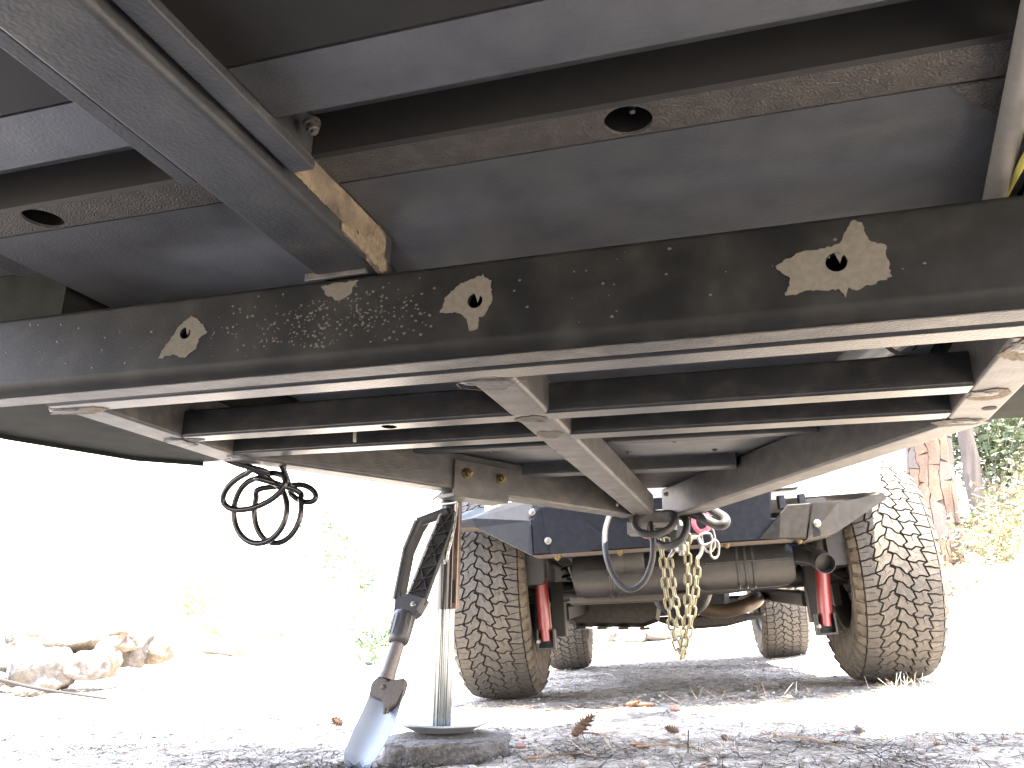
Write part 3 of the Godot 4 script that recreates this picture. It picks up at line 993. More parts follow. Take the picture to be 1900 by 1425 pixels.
func cb(called: String, a: Vector3, b: Vector3, w: float, h: float, r: float, m: Material, parent: Node3D = null, up := Vector3.UP) -> MeshInstance3D:
	var mb := MB.new()
	mb.beam(a, b, w, h, r, up)
	return part(parent if parent else car, called, mb.mesh(), m)

func crod(called: String, pts: Array, r: float, m: Material, parent: Node3D = null, seg := 14, smooth := true) -> MeshInstance3D:
	var mb := MB.new()
	mb.rod(curve(pts, .015) if smooth else PackedVector3Array(pts), r, seg)
	return part(parent if parent else car, called, mb.mesh(), m)

func tread_pos(w: float, s: float, h: float) -> Vector3:
	# w across the tread, s along the circumference from the contact point towards the rear
	var a := s / WR
	var rad := WR - .016 * pow(abs(w) / .13, 2.4) + h
	return Vector3(w, -rad * cos(a), rad * sin(a))

const ROWS := 56
var block_cache := {}

func block_poly(c: int, k: int) -> PackedVector2Array:
	var pitch := TAU * WR / ROWS
	var wb := [-.134, -.084, -.029, .029, .084, .134]
	var amp := .0085
	var zig := func(b: int, s: float) -> float:
		if b == 0 or b == 5:
			return wb[b]
		var u: float = fposmod(s / pitch - [0.0, .0, .45, .1, .62, 0.0][b], 1.0)
		var saw: float = 2.0 * u / .86 - 1.0 if u < .86 else 1.0 - 2.0 * (u - .86) / .14
		return wb[b] + amp * saw * (1.0 if b < 3 else -1.0)
	var ph: float = [.0, .45, .1, .62, .25][c]
	var slant: float = [.10, .34, -.36, -.34, -.10][c]
	var d: float = [.002, .0075, -.0085, .0075, -.002][c]
	var r2 := RandomNumberGenerator.new()
	var cut := func(kk: int) -> Array:
		r2.seed = c * 1000 + posmod(kk, ROWS)
		var s0: float = (kk + ph) * pitch + r2.randf_range(-.003, .003)
		var xm: float = (wb[c] + wb[c + 1]) / 2 + r2.randf_range(-.004, .004)
		var dd: float = d * r2.randf_range(.75, 1.2)
		var l: float = zig.call(c, s0 - dd)
		var r: float = zig.call(c + 1, s0 + dd)
		var o3 := []
		for t in 8:
			var x: float = lerp(l, r, t / 7.0)
			o3.append(Vector2(x, s0 + dd * tanh((x - xm) / .004) + slant * (x - xm)))
		return o3
	var lo: Array = cut.call(k)
	var hi: Array = cut.call(k + 1)
	var p := PackedVector2Array()
	for q in lo:
		p.append(q)
	for t in [.15, .3, .45, .6, .75, .87]:
		var s: float = lerp(lo[7].y, hi[7].y, t)
		p.append(Vector2(zig.call(c + 1, s), s))
	for i in 8:
		p.append(hi[7 - i])
	for t in [.87, .75, .6, .45, .3, .15]:
		var s: float = lerp(lo[0].y, hi[0].y, t)
		p.append(Vector2(zig.call(c, s), s))
	var o := Geometry2D.offset_polygon(p, -.0031, Geometry2D.JOIN_MITER)
	if o.is_empty():
		return PackedVector2Array()
	var best: PackedVector2Array = o[0]
	# sipes: thin slits from the edge inwards
	var cen := Vector2.ZERO
	for q in best:
		cen += q
	cen /= best.size()
	var slits := []
	if c == 0 or c == 4:
		var sg := -1.0 if c == 0 else 1.0
		slits.append([Vector2(sg * .15, cen.y + .003), Vector2(sg * .098, cen.y - sg * .004)])
	elif k % 2 == 0:
		slits.append([Vector2(cen.x - .005, cen.y + .03), Vector2(cen.x + .003, cen.y + .004)])
	for sl in slits:
		var a: Vector2 = sl[0]
		var b: Vector2 = sl[1]
		var nn := (b - a).normalized().orthogonal() * .0011
		var res := Geometry2D.clip_polygons(best, PackedVector2Array([a - nn, b - nn, b + nn, a + nn]))
		if res.size() == 1:
			best = res[0]
	return best

func block_into(mb: MB, c: int, k: int, back := 0.0) -> void:
	var p := block_poly(c, k)
	if p.size() < 3:
		return
	var tris := Geometry2D.triangulate_polygon(p)
	var area := 0.0
	for i in p.size():
		area += p[i].cross(p[(i + 1) % p.size()])
	var r3 := RandomNumberGenerator.new()
	r3.seed = c * 77 + k * 13
	var hh := r3.randf_range(-.0012, .0008)
	for i in range(0, tris.size(), 3):
		var a := tread_pos(p[tris[i]].x, p[tris[i]].y, hh)
		var b := tread_pos(p[tris[i + 1]].x, p[tris[i + 1]].y, hh)
		var d := tread_pos(p[tris[i + 2]].x, p[tris[i + 2]].y, hh)
		var outw := (a * Vector3(0, 1, 1)).normalized()
		if (b - a).cross(d - a).dot(outw) < 0:
			mb.tri(a, d, b)
		else:
			mb.tri(a, b, d)
	for i in p.size():
		var q := p[i]
		var r := p[(i + 1) % p.size()]
		if area < 0:
			var tmp := q
			q = r
			r = tmp
		# s grows towards the rear: outward side walls
		mb.quad(tread_pos(r.x, r.y, hh), tread_pos(q.x, q.y, hh), tread_pos(q.x, q.y, -.013), tread_pos(r.x, r.y, -.013))

func make_wheel(parent: Node3D, at: Vector3, inward: float, first: int, last: int, turn: int) -> Node3D:
	# inward: sign of the side that faces the car's middle
	var w := sub(parent, "wheel")
	w.position = at
	var mb := MB.new()
	var G := WR - .013
	mb.lathe(PackedVector2Array([Vector2(.228, -.105), Vector2(.24, -.122), Vector2(.275, -.142), Vector2(.33, -.157), Vector2(.375, -.157), Vector2(.405, -.147), Vector2(.418, -.136)]), Vector3.ZERO, Vector3.RIGHT, 96)
	mb.lathe(PackedVector2Array([Vector2(.418, .136), Vector2(.405, .147), Vector2(.375, .157), Vector2(.33, .157), Vector2(.275, .142), Vector2(.24, .122), Vector2(.228, .105)]), Vector3.ZERO, Vector3.RIGHT, 96)
	# shoulder lugs
	for s in [-1.0, 1.0]:
		for k in ROWS:
			var a0 := TAU * (k + .12 + (0.0 if s < 0 else .25)) / ROWS
			var a1 := TAU * (k + .80 + (0.0 if s < 0 else .25)) / ROWS
			var deep := .392 if k % 2 == 0 else .402
			var e := func(a: float, rad: float, x: float) -> Vector3: return Vector3(x * s, -rad * cos(a), rad * sin(a))
			var A: Vector3 = e.call(a0, .426, .1355)
			var B: Vector3 = e.call(a1, .426, .1355)
			var C: Vector3 = e.call(a1, deep, .159)
			var D: Vector3 = e.call(a0, deep, .159)
			var A2: Vector3 = e.call(a0, .418, .1300)
			var B2: Vector3 = e.call(a1, .418, .1300)
			var C2: Vector3 = e.call(a1, deep - .004, .150)
			var D2: Vector3 = e.call(a0, deep - .004, .150)
			mb.quad(A, B, C, D); mb.quad(A2, A, D, D2); mb.quad(B, B2, C2, C); mb.quad(D, C, C2, D2)
	# raised ring and bars on the sidewall
	for s in [-1.0, 1.0]:
		mb.lathe(PackedVector2Array([Vector2(.365, .1565 * s), Vector2(.362, .160 * s), Vector2(.356, .160 * s), Vector2(.353, .1565 * s)]), Vector3.ZERO, Vector3.RIGHT, 64)
		mb.lathe(PackedVector2Array([Vector2(.262, .137 * s), Vector2(.258, .141 * s), Vector2(.250, .135 * s), Vector2(.247, .125 * s)]), Vector3.ZERO, Vector3.RIGHT, 64)
	part(w, "tyre", mb.mesh(), M.tyre)
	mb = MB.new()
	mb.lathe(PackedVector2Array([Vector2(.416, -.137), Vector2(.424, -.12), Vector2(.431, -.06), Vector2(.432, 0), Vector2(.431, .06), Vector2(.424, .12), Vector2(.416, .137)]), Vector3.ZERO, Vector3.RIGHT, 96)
	part(w, "tread_base", mb.mesh(), M.groove_shade)
	# rim: barrel open to the inside, disc face outside, brake disc and drum inside
	mb = MB.new()
	var o := -inward
	mb.lathe(PackedVector2Array([Vector2(.245, inward * .118), Vector2(.236, inward * .122), Vector2(.226, inward * .112), Vector2(.214, inward * .10), Vector2(.208, inward * .05), Vector2(.205, o * .07), Vector2(.228, o * .105), Vector2(.243, o * .118)]), Vector3.ZERO, Vector3.RIGHT, 64)
	mb.lathe(PackedVector2Array([Vector2(.205, o * .05), Vector2(.16, o * .02), Vector2(.10, o * .03), Vector2(.0005, o * .045)]), Vector3.ZERO, Vector3.RIGHT, 64)
	part(w, "rim", mb.mesh(), M.rim)
	mb = MB.new()
	mb.lathe(PackedVector2Array([Vector2(.165, inward * .04), Vector2(.168, inward * .055), Vector2(.165, inward * .07), Vector2(.10, inward * .07), Vector2(.09, inward * .10), Vector2(.0005, inward * .10)]), Vector3.ZERO, Vector3.RIGHT, 48)
	part(w, "brake_disc", mb.mesh(), M.chassis_dusty)
	mb = MB.new()
	mb.beam(Vector3(inward * .06, .02, .155), Vector3(inward * .06, .17, .10), .07, .06, .015, Vector3.RIGHT)
	part(w, "brake_calliper", mb.mesh(), M.chassis)
	# tread blocks: those in sight one by one, the rest together
	var rest := MB.new()
	for k in ROWS:
		for c in 5:
			if k >= first and k < last:
				mb = MB.new()
				block_into(mb, c, k)
				part(w, "tread_block", mb.mesh(), M.tread if (k * 3 + c * 5 + turn) % 3 else M.tread_b)
			else:
				block_into(rest, c, k)
	part(w, "tread_blocks", rest.mesh(), M.tread).set_meta("kind", "stuff")
	return w

func make_car() -> void:
	var yj := deg_to_rad(9.8)
	var e := deg_to_rad(3.85)
	var fj := Vector3(sin(yj), 0, -cos(yj))
	var rj := Vector3(cos(yj), 0, sin(yj)) * cos(e) + Vector3.UP * sin(e)
	var bs := Basis(rj, (-fj).cross(rj), -fj)
	car = thing("off_road_car", "white off-road car with knobbly tyres and dark steel rear bumper, hitched to the trailer", "car", Vector3(.737, -.231 + CAM_H, -3.54), bs)
	# wheels
	make_wheel(car, J(-.745, WR, 0), 1, -2, 20, 0)
	make_wheel(car, J(.792, WR, 0), -1, -2, 20, 1)
	for s in [-.755, .80]:
		var w := make_wheel(car, J(s, WR, 2.83), -1 if s > 0 else 1, 0, 0, 2)
	# fix negative rows: handled by posmod in block_poly
	# ---- bumper
	var bp := sub(car, "rear_bumper")
	var mb := MB.new()
	var face := Transform3D(Basis.IDENTITY, J(0, 0, -.72))
	mb.prism(PackedVector2Array([Vector2(-.505, .519), Vector2(.40, .515), Vector2(.40, .58), Vector2(.326, .59), Vector2(.34, .688), Vector2(-.478, .690), Vector2(-.506, .640)]), face, .26, .006)
	part(bp, "centre_beam", mb.mesh(), M.bumper)
	# left wing: lower plate and a face that leans forward above its crease
	mb = MB.new()
	var a := J(-.507, .519, -.7205)
	var b := J(-.735, .650, -.600)
	var b2 := J(-.86, .668, -.50)
	var c2 := J(-.86, .690, -.50)
	var c1 := J(-.745, .685, -.600)
	var d := J(-.507, .642, -.7205)
	var t1 := J(-.475, .722, -.665)
	var t2 := J(-.59, .735, -.60)
	var t3 := J(-.80, .735, -.46)
	mb.quad(b, a, d, c1); mb.quad(b2, b, c1, c2)
	mb.quad(c1, d, t1, t2); mb.tri(c1, t2, t3); mb.tri(c2, c1, t3)
	var back := Vector3(0, 0, -.20)
	mb.quad(t1, t1 + back * .8, t2 + back * .8, t2); mb.quad(t2, t2 + back * .8, t3 + back * .8, t3)
	part(bp, "wing", mb.mesh(), M.bumper)
	mb = MB.new()
	mb.quad(a, b, b + back * .7, a + back * .7); mb.quad(b, b2, b2 + back * .7, b + back * .7)
	var af := J(.40, .5145, -.7205)
	mb.quad(a + back * .7, a, af, af + back * .7)
	part(bp, "lower_flange", mb.mesh(), M.flange_lit)
	mb = MB.new()
	a = J(.432, .509, -.728); b = J(.536, .528, -.715); b2 = J(.741, .640, -.60)
	c2 = J(.736, .662, -.60); c1 = J(.556, .626, -.70); d = J(.468, .628, -.728)
	mb.quad(a, b, c1, d); mb.quad(b, b2, c2, c1)
	mb.quad(d, c1, c1 + back, d + back); mb.quad(c1, c2, c2 + back, c1 + back); mb.quad(b2, b2 + back, c2 + back, c2)
	mb.quad(a + back, a, d, d + back)
	part(bp, "wing", mb.mesh(), M.bumper_dusty)
	mb = MB.new()
	mb.quad(b, a, a + back, b + back); mb.quad(b2, b, b + back, b2 + back)
	part(bp, "lower_flange", mb.mesh(), M.flange_lit)
	mb = MB.new()
	mb.prism(PackedVector2Array([Vector2(.271, .5205), Vector2(.427, .510), Vector2(.460, .629), Vector2(.383, .629)]), Transform3D(Basis.IDENTITY, J(0, 0, -.731)), .12, .004)
	part(bp, "corner_plate", mb.mesh(), M.bumper_dusty)
	mb = MB.new()
	mb.prism(PackedVector2Array([Vector2(-.44, .519), Vector2(-.30, .5185), Vector2(-.24, .56), Vector2(-.36, .687), Vector2(-.468, .688)]), Transform3D(Basis.IDENTITY, J(0, 0, -.7235)), .003, .001)
	part(bp, "corner_plate", mb.mesh(), M.bumper)
	for q in [[-.499, .672, -.712], [-.448, .566, -.7225], [.47, .558, -.7295]]:
		bolt(bp, "dome_bolt", J(q[0], q[1], q[2]), Vector3.BACK, .0135, .009, M.zinc, true)
	for q in [[-.425, -.66], [.415, -.67], [-.20, -.68], [.17, -.68]]:
		bolt(bp, "mount_bolt", J(q[0], .517, q[1]), Vector3.DOWN, .012, .012, M.brass_bolt)
	for q in [[.375, .65], [.445, .645]]:
		var hb := MB.new()
		hb.beam(J(q[0], .625, -.66), J(q[0], .625 + .045, -.66), .026, .03, .006, Vector3.FORWARD)
		part(bp, "shackle_lug", hb.mesh(), M.bumper)
	cb("step_edge", J(.20, .704, -.58), J(.45, .704, -.58), .06, .006, .002, M.plastic, bp)
	mb = MB.new()
	mb.lathe(PackedVector2Array([Vector2(.03, -.02), Vector2(.03, .012), Vector2(.024, .018), Vector2(.0005, .018)]), J(-.18, .655, -.72), Vector3.BACK, 24)
	part(bp, "trailer_socket", mb.mesh(), M.plastic)
	cb("indicator_strip", J(-.335, .665, -.722), J(-.335, .635, -.722), .012, .012, .002, M.tail_red, bp)
	# hitch receiver, tongue and ball
	var hi := sub(car, "tow_hitch")
	cb("receiver", J(0, .545, -.62), J(0, .545, -.80), .075, .075, .006, M.chassis, hi)
	cb("drawbar_tongue", J(0, .545, -.78), J(0, .52, -1.06), .062, .05, .006, M.chassis, hi)
	mb = MB.new()
	mb.lathe(PackedVector2Array([Vector2(.016, .54), Vector2(.016, .575), Vector2(.025, .59), Vector2(.018, .615), Vector2(.0005, .625)]), J(0, 0, -1.03), Vector3.UP, 24)
	part(hi, "ball", mb.mesh(), M.chrome)
	bolt(hi, "ball_nut", J(0, .498, -1.03), Vector3.DOWN, .022, .03, M.zinc)
	crod("hitch_pin", [J(-.06, .55, -.735), J(.06, .55, -.735), J(.075, .55, -.74), J(.085, .56, -.75), J(.115, .565, -.76), J(.125, .545, -.76), J(.12, .50, -.76), J(.10, .485, -.76), J(.085, .505, -.755), J(.083, .55, -.75)], .005, M.zinc, hi, 8)
	# shackles (red bow with its pin) beside the receiver
	for s in [-.10, .085]:
		var pts := []
		for k in 13:
			var an := PI * k / 12.0
			pts.append(J(s + .026 * cos(an), .585 - .036 * sin(an), -.80))
		pts.push_front(J(s + .020, .61, -.79)); pts.push_back(J(s - .020, .61, -.79))
		crod("shackle", pts, .0085, M.red_shackle, hi, 10)
		crod("shackle_pin", [J(s - .04, .607, -.79), J(s + .04, .607, -.79)], .008, M.zinc, hi, 10, false)
	# ---- silencer, tail pipe
	var mu := sub(car, "silencer")
	mb = MB.new()
	var sec := PackedVector2Array()
	var cy := .462
	for k in 40:
		var an := TAU * k / 40
		sec.append(Vector2(.105 * sign(cos(an)) * pow(abs(cos(an)), .55), .088 * sign(sin(an)) * pow(abs(sin(an)), .6)))
	var stations := [[-.395, .55], [-.388, .82], [-.37, .95], [-.345, 1.0], [-.02, 1.0], [-.005, .9], [.075, .9], [.098, 1.0], [.37, 1.0], [.40, .95], [.418, .8], [.424, .5]]
	for i in stations.size() - 1:
		var s0: Array = stations[i]
		var s1: Array = stations[i + 1]
		for k in 40:
			var p := sec[k]
			var q := sec[(k + 1) % 40]
			var ce := Vector3(0, cy, .40)
			var n0 := Vector3(0, p.y, p.x).normalized()
			var n1 := Vector3(0, q.y, q.x).normalized()
			mb.quadn(ce + Vector3(s0[0], p.y * s0[1], p.x * s0[1]), ce + Vector3(s1[0], p.y * s1[1], p.x * s1[1]), ce + Vector3(s1[0], q.y * s1[1], q.x * s1[1]), ce + Vector3(s0[0], q.y * s0[1], q.x * s0[1]), n0, n0, n1, n1)
	for s in [-.395, .424]:
		var st0: float = .55 if s < 0 else .5
		for k in range(1, 39):
			var ce := Vector3(s, cy, .40)
			mb.tri(ce + Vector3(0, sec[0].y, sec[0].x) * st0, ce + Vector3(0, sec[k].y, sec[k].x) * st0, ce + Vector3(0, sec[k + 1].y, sec[k + 1].x) * st0)
	part(mu, "shell", mb.mesh(), M.muffler)
	for xr in [-.25, -.225, -.03, .215, .243, .271]:
		var loop := PackedVector3Array()
		for k in 40:
			loop.append(Vector3(xr, cy + sec[k].y * .985, .40 + sec[k].x * .985))
		mb = MB.new()
		mb.rod(loop, .007, 6, true)
		part(mu, "rib", mb.mesh(), M.muffler)
	for xs in [[-.345, -.03], [.10, .40]]:
		cb("seam", J(xs[0], cy + .005, -.508), J(xs[1], cy + .005, -.508), .018, .006, .002, M.muffler, mu)
	mb = MB.new()
	var tp := curve([J(.40, .492, -.40), J(.44, .490, -.44), J(.475, .470, -.52), J(.491, .440, -.61), J(.494, .430, -.64)], .01)
	var dir := (tp[tp.size() - 1] - tp[tp.size() - 2]).normalized()
	mb.rod(tp.slice(0, tp.size() - 5), .034, 24)
	var te := tp[tp.size() - 1]
	mb.lathe(PackedVector2Array([Vector2(.0005, -.062), Vector2(.031, -.062), Vector2(.031, -.001), Vector2(.032, .0015), Vector2(.0342, .0015), Vector2(.0345, -.001), Vector2(.0343, -.065)]), te, dir, 40)
	var tpp := part(car, "tail_pipe", mb.mesh(), M.muffler)
	mb = MB.new()
	mb.lathe(PackedVector2Array([Vector2(.0302, .001), Vector2(.0300, -.058), Vector2(.0005, -.060)]), te, dir, 32)
	part(tpp, "pipe_bore", mb.mesh(), M.web_shade)
	# ---- rear axle, track bar, arms
	var ax := sub(car, "rear_axle")
	crod("axle_tube", [J(-.66, .425, 0), J(.70, .425, 0)], .042, M.chassis, ax, 18, false)
	mb = MB.new()
	mb.lathe(PackedVector2Array([Vector2(.0005, -.16), Vector2(.06, -.15), Vector2(.11, -.10), Vector2(.13, -.02), Vector2(.12, .08), Vector2(.07, .20), Vector2(.05, .28), Vector2(.0005, .28)]), J(.02, .41, -.02), Vector3.FORWARD, 28)
	var df := part(ax, "differential", mb.mesh(), M.chassis)
	for k in 10:
		var an := TAU * k / 10
		bolt(df, "cover_bolt", J(.02 + .10 * cos(an), .41 + .10 * sin(an), -.118), Vector3.BACK, .007, .008, M.chassis_dusty)
	crod("track_bar", [J(-.46, .395, -.20), J(-.2, .392, -.20), J(.10, .388, -.20), J(.28, .395, -.20), J(.36, .43, -.21), J(.44, .475, -.22)], .021, M.chassis_dusty, car)
	bolt(car, "bar_bolt", J(.225, .398, -.222), Vector3.BACK, .007, .004, M.hole_dark, true)
	# bracket and lower crossmember seen under the silencer's left end
	mb = MB.new()
	mb.beam(J(-.415, .50, -.34), J(-.385, .392, -.34), .012, .05, .004, Vector3.BACK)
	mb.beam(J(-.39, .392, -.34), J(-.24, .388, -.34), .05, .014, .004)
	part(car, "hanger_bracket", mb.mesh(), M.chassis_dusty)
	cb("rear_crossmember", J(-.42, .372, -.30), J(.05, .362, -.30), .12, .03, .008, M.chassis_dusty)
	for q in [-.265, -.165, .02]:
		bolt(car, "hanger_bolt", J(q, .40, -.375), Vector3.BACK, .007, .012, M.zinc)
	mb = MB.new()
	mb.lathe(PackedVector2Array([Vector2(.0005, -.14), Vector2(.055, -.14), Vector2(.058, -.13), Vector2(.058, -.07), Vector2(.055, -.066), Vector2(.058, -.06), Vector2(.058, 0), Vector2(.0005, 0)]), J(-.26, .505, -.50), Vector3.RIGHT * -1, 28)
	part(car, "vapour_canister", mb.mesh(), M.plastic)
	for s in [-1.0, 1.0]:
		var xs: float = -.50 if s < 0 else .545
		cb("frame_rail", J(xs * .92, .60, -.62), J(xs * .92, .60, 3.3), .07, .12, .01, M.chassis)
		cb("lower_arm", J(xs * .98, .335, .02), J(xs * .85, .40, .95), .05, .06, .01, M.chassis)
		cb("axle_bracket", J(xs * 1.0, .46, -.06), J(xs * 1.0, .24, -.07), .06, .07, .006, M.chassis, null, Vector3.BACK)
		mb = MB.new()
		var coil := PackedVector3Array()
		for k in 90:
			var an := TAU * k / 15.0
			coil.append(J(xs * .86 + .052 * cos(an), .47 + .20 * k / 90.0, .04 + .052 * sin(an)))
		mb.rod(coil, .0075, 8)
		part(car, "coil_spring", mb.mesh(), M.chassis)
		crod("brake_hose", [J(xs * 1.05, .50, -.10), J(xs * 1.13, .42, -.16), J(xs * 1.22, .40, -.14), J(xs * 1.30, .42, -.06)], .006, M.plastic, null, 8)
		mb = MB.new()
		mb.box(J(xs * 1.14 - .055, .44, .75), J(xs * 1.14 + .055, .74, -.36), .02)
		part(car, "inner_fender", mb.mesh(), M.chassis)
		cb("backing_plate", J(xs * 1.18, .43, .02), J(xs * 1.18, .43, -.02), .03, .26, .01, M.chassis)
		# shock absorber
		var sh := sub(car, "shock_absorber")
		var top := J(-.541, .56, -.30) if s < 0 else J(.556, .55, -.30)
		var bot := J(-.529, .215, -.30) if s < 0 else J(.527, .215, -.30)
		var dv := (bot - top)
		mb = MB.new()
		mb.rod(PackedVector3Array([top + dv * (.26 if s < 0 else .20), top + dv * .83]), .0265, 24)
		part(sh, "body", mb.mesh(), M.red_shock)
		mb = MB.new()
		mb.rod(PackedVector3Array([top + dv * .82, top + dv * .85]), .0225, 20)
		mb.rod(PackedVector3Array([top + dv * .85, top + dv * .97]), .02, 20)
		part(sh, "lower_eye", mb.mesh(), M.red_shock)
		mb = MB.new()
		mb.rod(PackedVector3Array([top - dv * .05, top + dv * .27]), .0285, 20)
		part(sh, "dust_boot", mb.mesh(), M.plastic)
		for q in [-.032, .032]:
			cb("mount_ear", bot + Vector3(q, .055, .0), bot + Vector3(q, -.022, 0), .05, .008, .003, M.chassis, sh, Vector3.RIGHT)
		cb("mount_back", bot + Vector3(0, .05, -.03), bot + Vector3(0, -.022, -.03), .075, .008, .003, M.chassis, sh, Vector3.BACK)
		cb("mount_base", bot + Vector3(-.032, -.018, 0), bot + Vector3(.032, -.018, 0), .05, .01, .003, M.chassis, sh)
		bolt(sh, "mount_bolt", bot + Vector3(-.03, .01, .022), Vector3.BACK, .007, .008, M.zinc)
	# ---- skid plates, exhaust and gearbox further forward
	var sk := sub(car, "skid_plate")
	mb = MB.new()
	mb.prism(PackedVector2Array([Vector2(-.56, .40), Vector2(-.55, .32), Vector2(-.50, .285), Vector2(-.16, .262), Vector2(-.08, .285), Vector2(-.06, .36), Vector2(-.08, .42)]), Transform3D(Basis.IDENTITY, J(0, 0, .62)), .55, .02)
	part(sk, "tank_guard", mb.mesh(), M.skid)
	for k in 4:
		cb("guard_rib", J(-.47 + k * .105, .2775 - k * .007, .62), J(-.47 + k * .105, .2775 - k * .007, 1.15), .05, .012, .005, M.skid, sk)
	mb = MB.new()
	mb.prism(PackedVector2Array([Vector2(-.10, .30), Vector2(.05, .238), Vector2(.30, .245), Vector2(.52, .29), Vector2(.52, .31), Vector2(-.10, .32)]), Transform3D(Basis.IDENTITY, J(0, 0, 1.3)), .5, .015)
	part(sk, "gearbox_guard", mb.mesh(), M.skid)
	cb("front_axle_tube", J(-.66, .425, 2.83), J(.70, .425, 2.83), .08, .08, .03, M.chassis)
	mb = MB.new()
	mb.prism(PackedVector2Array([Vector2(-.30, .32), Vector2(.32, .32), Vector2(.36, .60), Vector2(-.34, .60)]), Transform3D(Basis.IDENTITY, J(0, 0, 1.25)), 1.6, .03)
	part(car, "gearbox", mb.mesh(), M.chassis)
	crod("exhaust_pipe", [J(.12, .335, .5), J(.22, .315, .55), J(.34, .335, .60), J(.42, .37, .75), J(.42, .38, 1.4)], .034, M.rust_pipe)
	# ---- body
	var tub := sub(car, "body")
	mb = MB.new()
	mb.box(J(-.70, .672, 3.25), J(.74, 1.18, -.575), .006)
	part(tub, "tub", mb.mesh(), M.paint)
	mb = MB.new()
	mb.box(J(-.72, 1.17, 1.55), J(.76, 1.80, -.56), .06)
	part(tub, "hard_top", mb.mesh(), M.paint)
	mb = MB.new()
	mb.box(J(-.50, 1.26, -.555), J(.54, 1.66, -.572), .01)
	part(tub, "rear_window", mb.mesh(), M.glass)
	for s in [-.69, .73]:
		mb = MB.new()
		mb.box(J(s - .06, .86, -.57), J(s + .06, 1.06, -.605), .012)
		part(tub, "tail_lamp", mb.mesh(), M.tail_red)
	mb = MB.new()
	mb.box(J(-.66, .62, 3.2), J(.70, .671, -.20), .01)
	part(tub, "floor_pan", mb.mesh(), M.chassis)
	# spare wheel on the tailgate, level with the window sill
	mb = MB.new()
	mb.lathe(PackedVector2Array([Vector2(.20, -.12), Vector2(.26, -.14), Vector2(.38, -.14), Vector2(.43, -.11), Vector2(.44, 0), Vector2(.43, .11), Vector2(.38, .14), Vector2(.20, .12)]), J(.02, 1.20, -.75), Vector3.BACK, 48)
	part(tub, "spare_tyre", mb.mesh(), M.tyre)

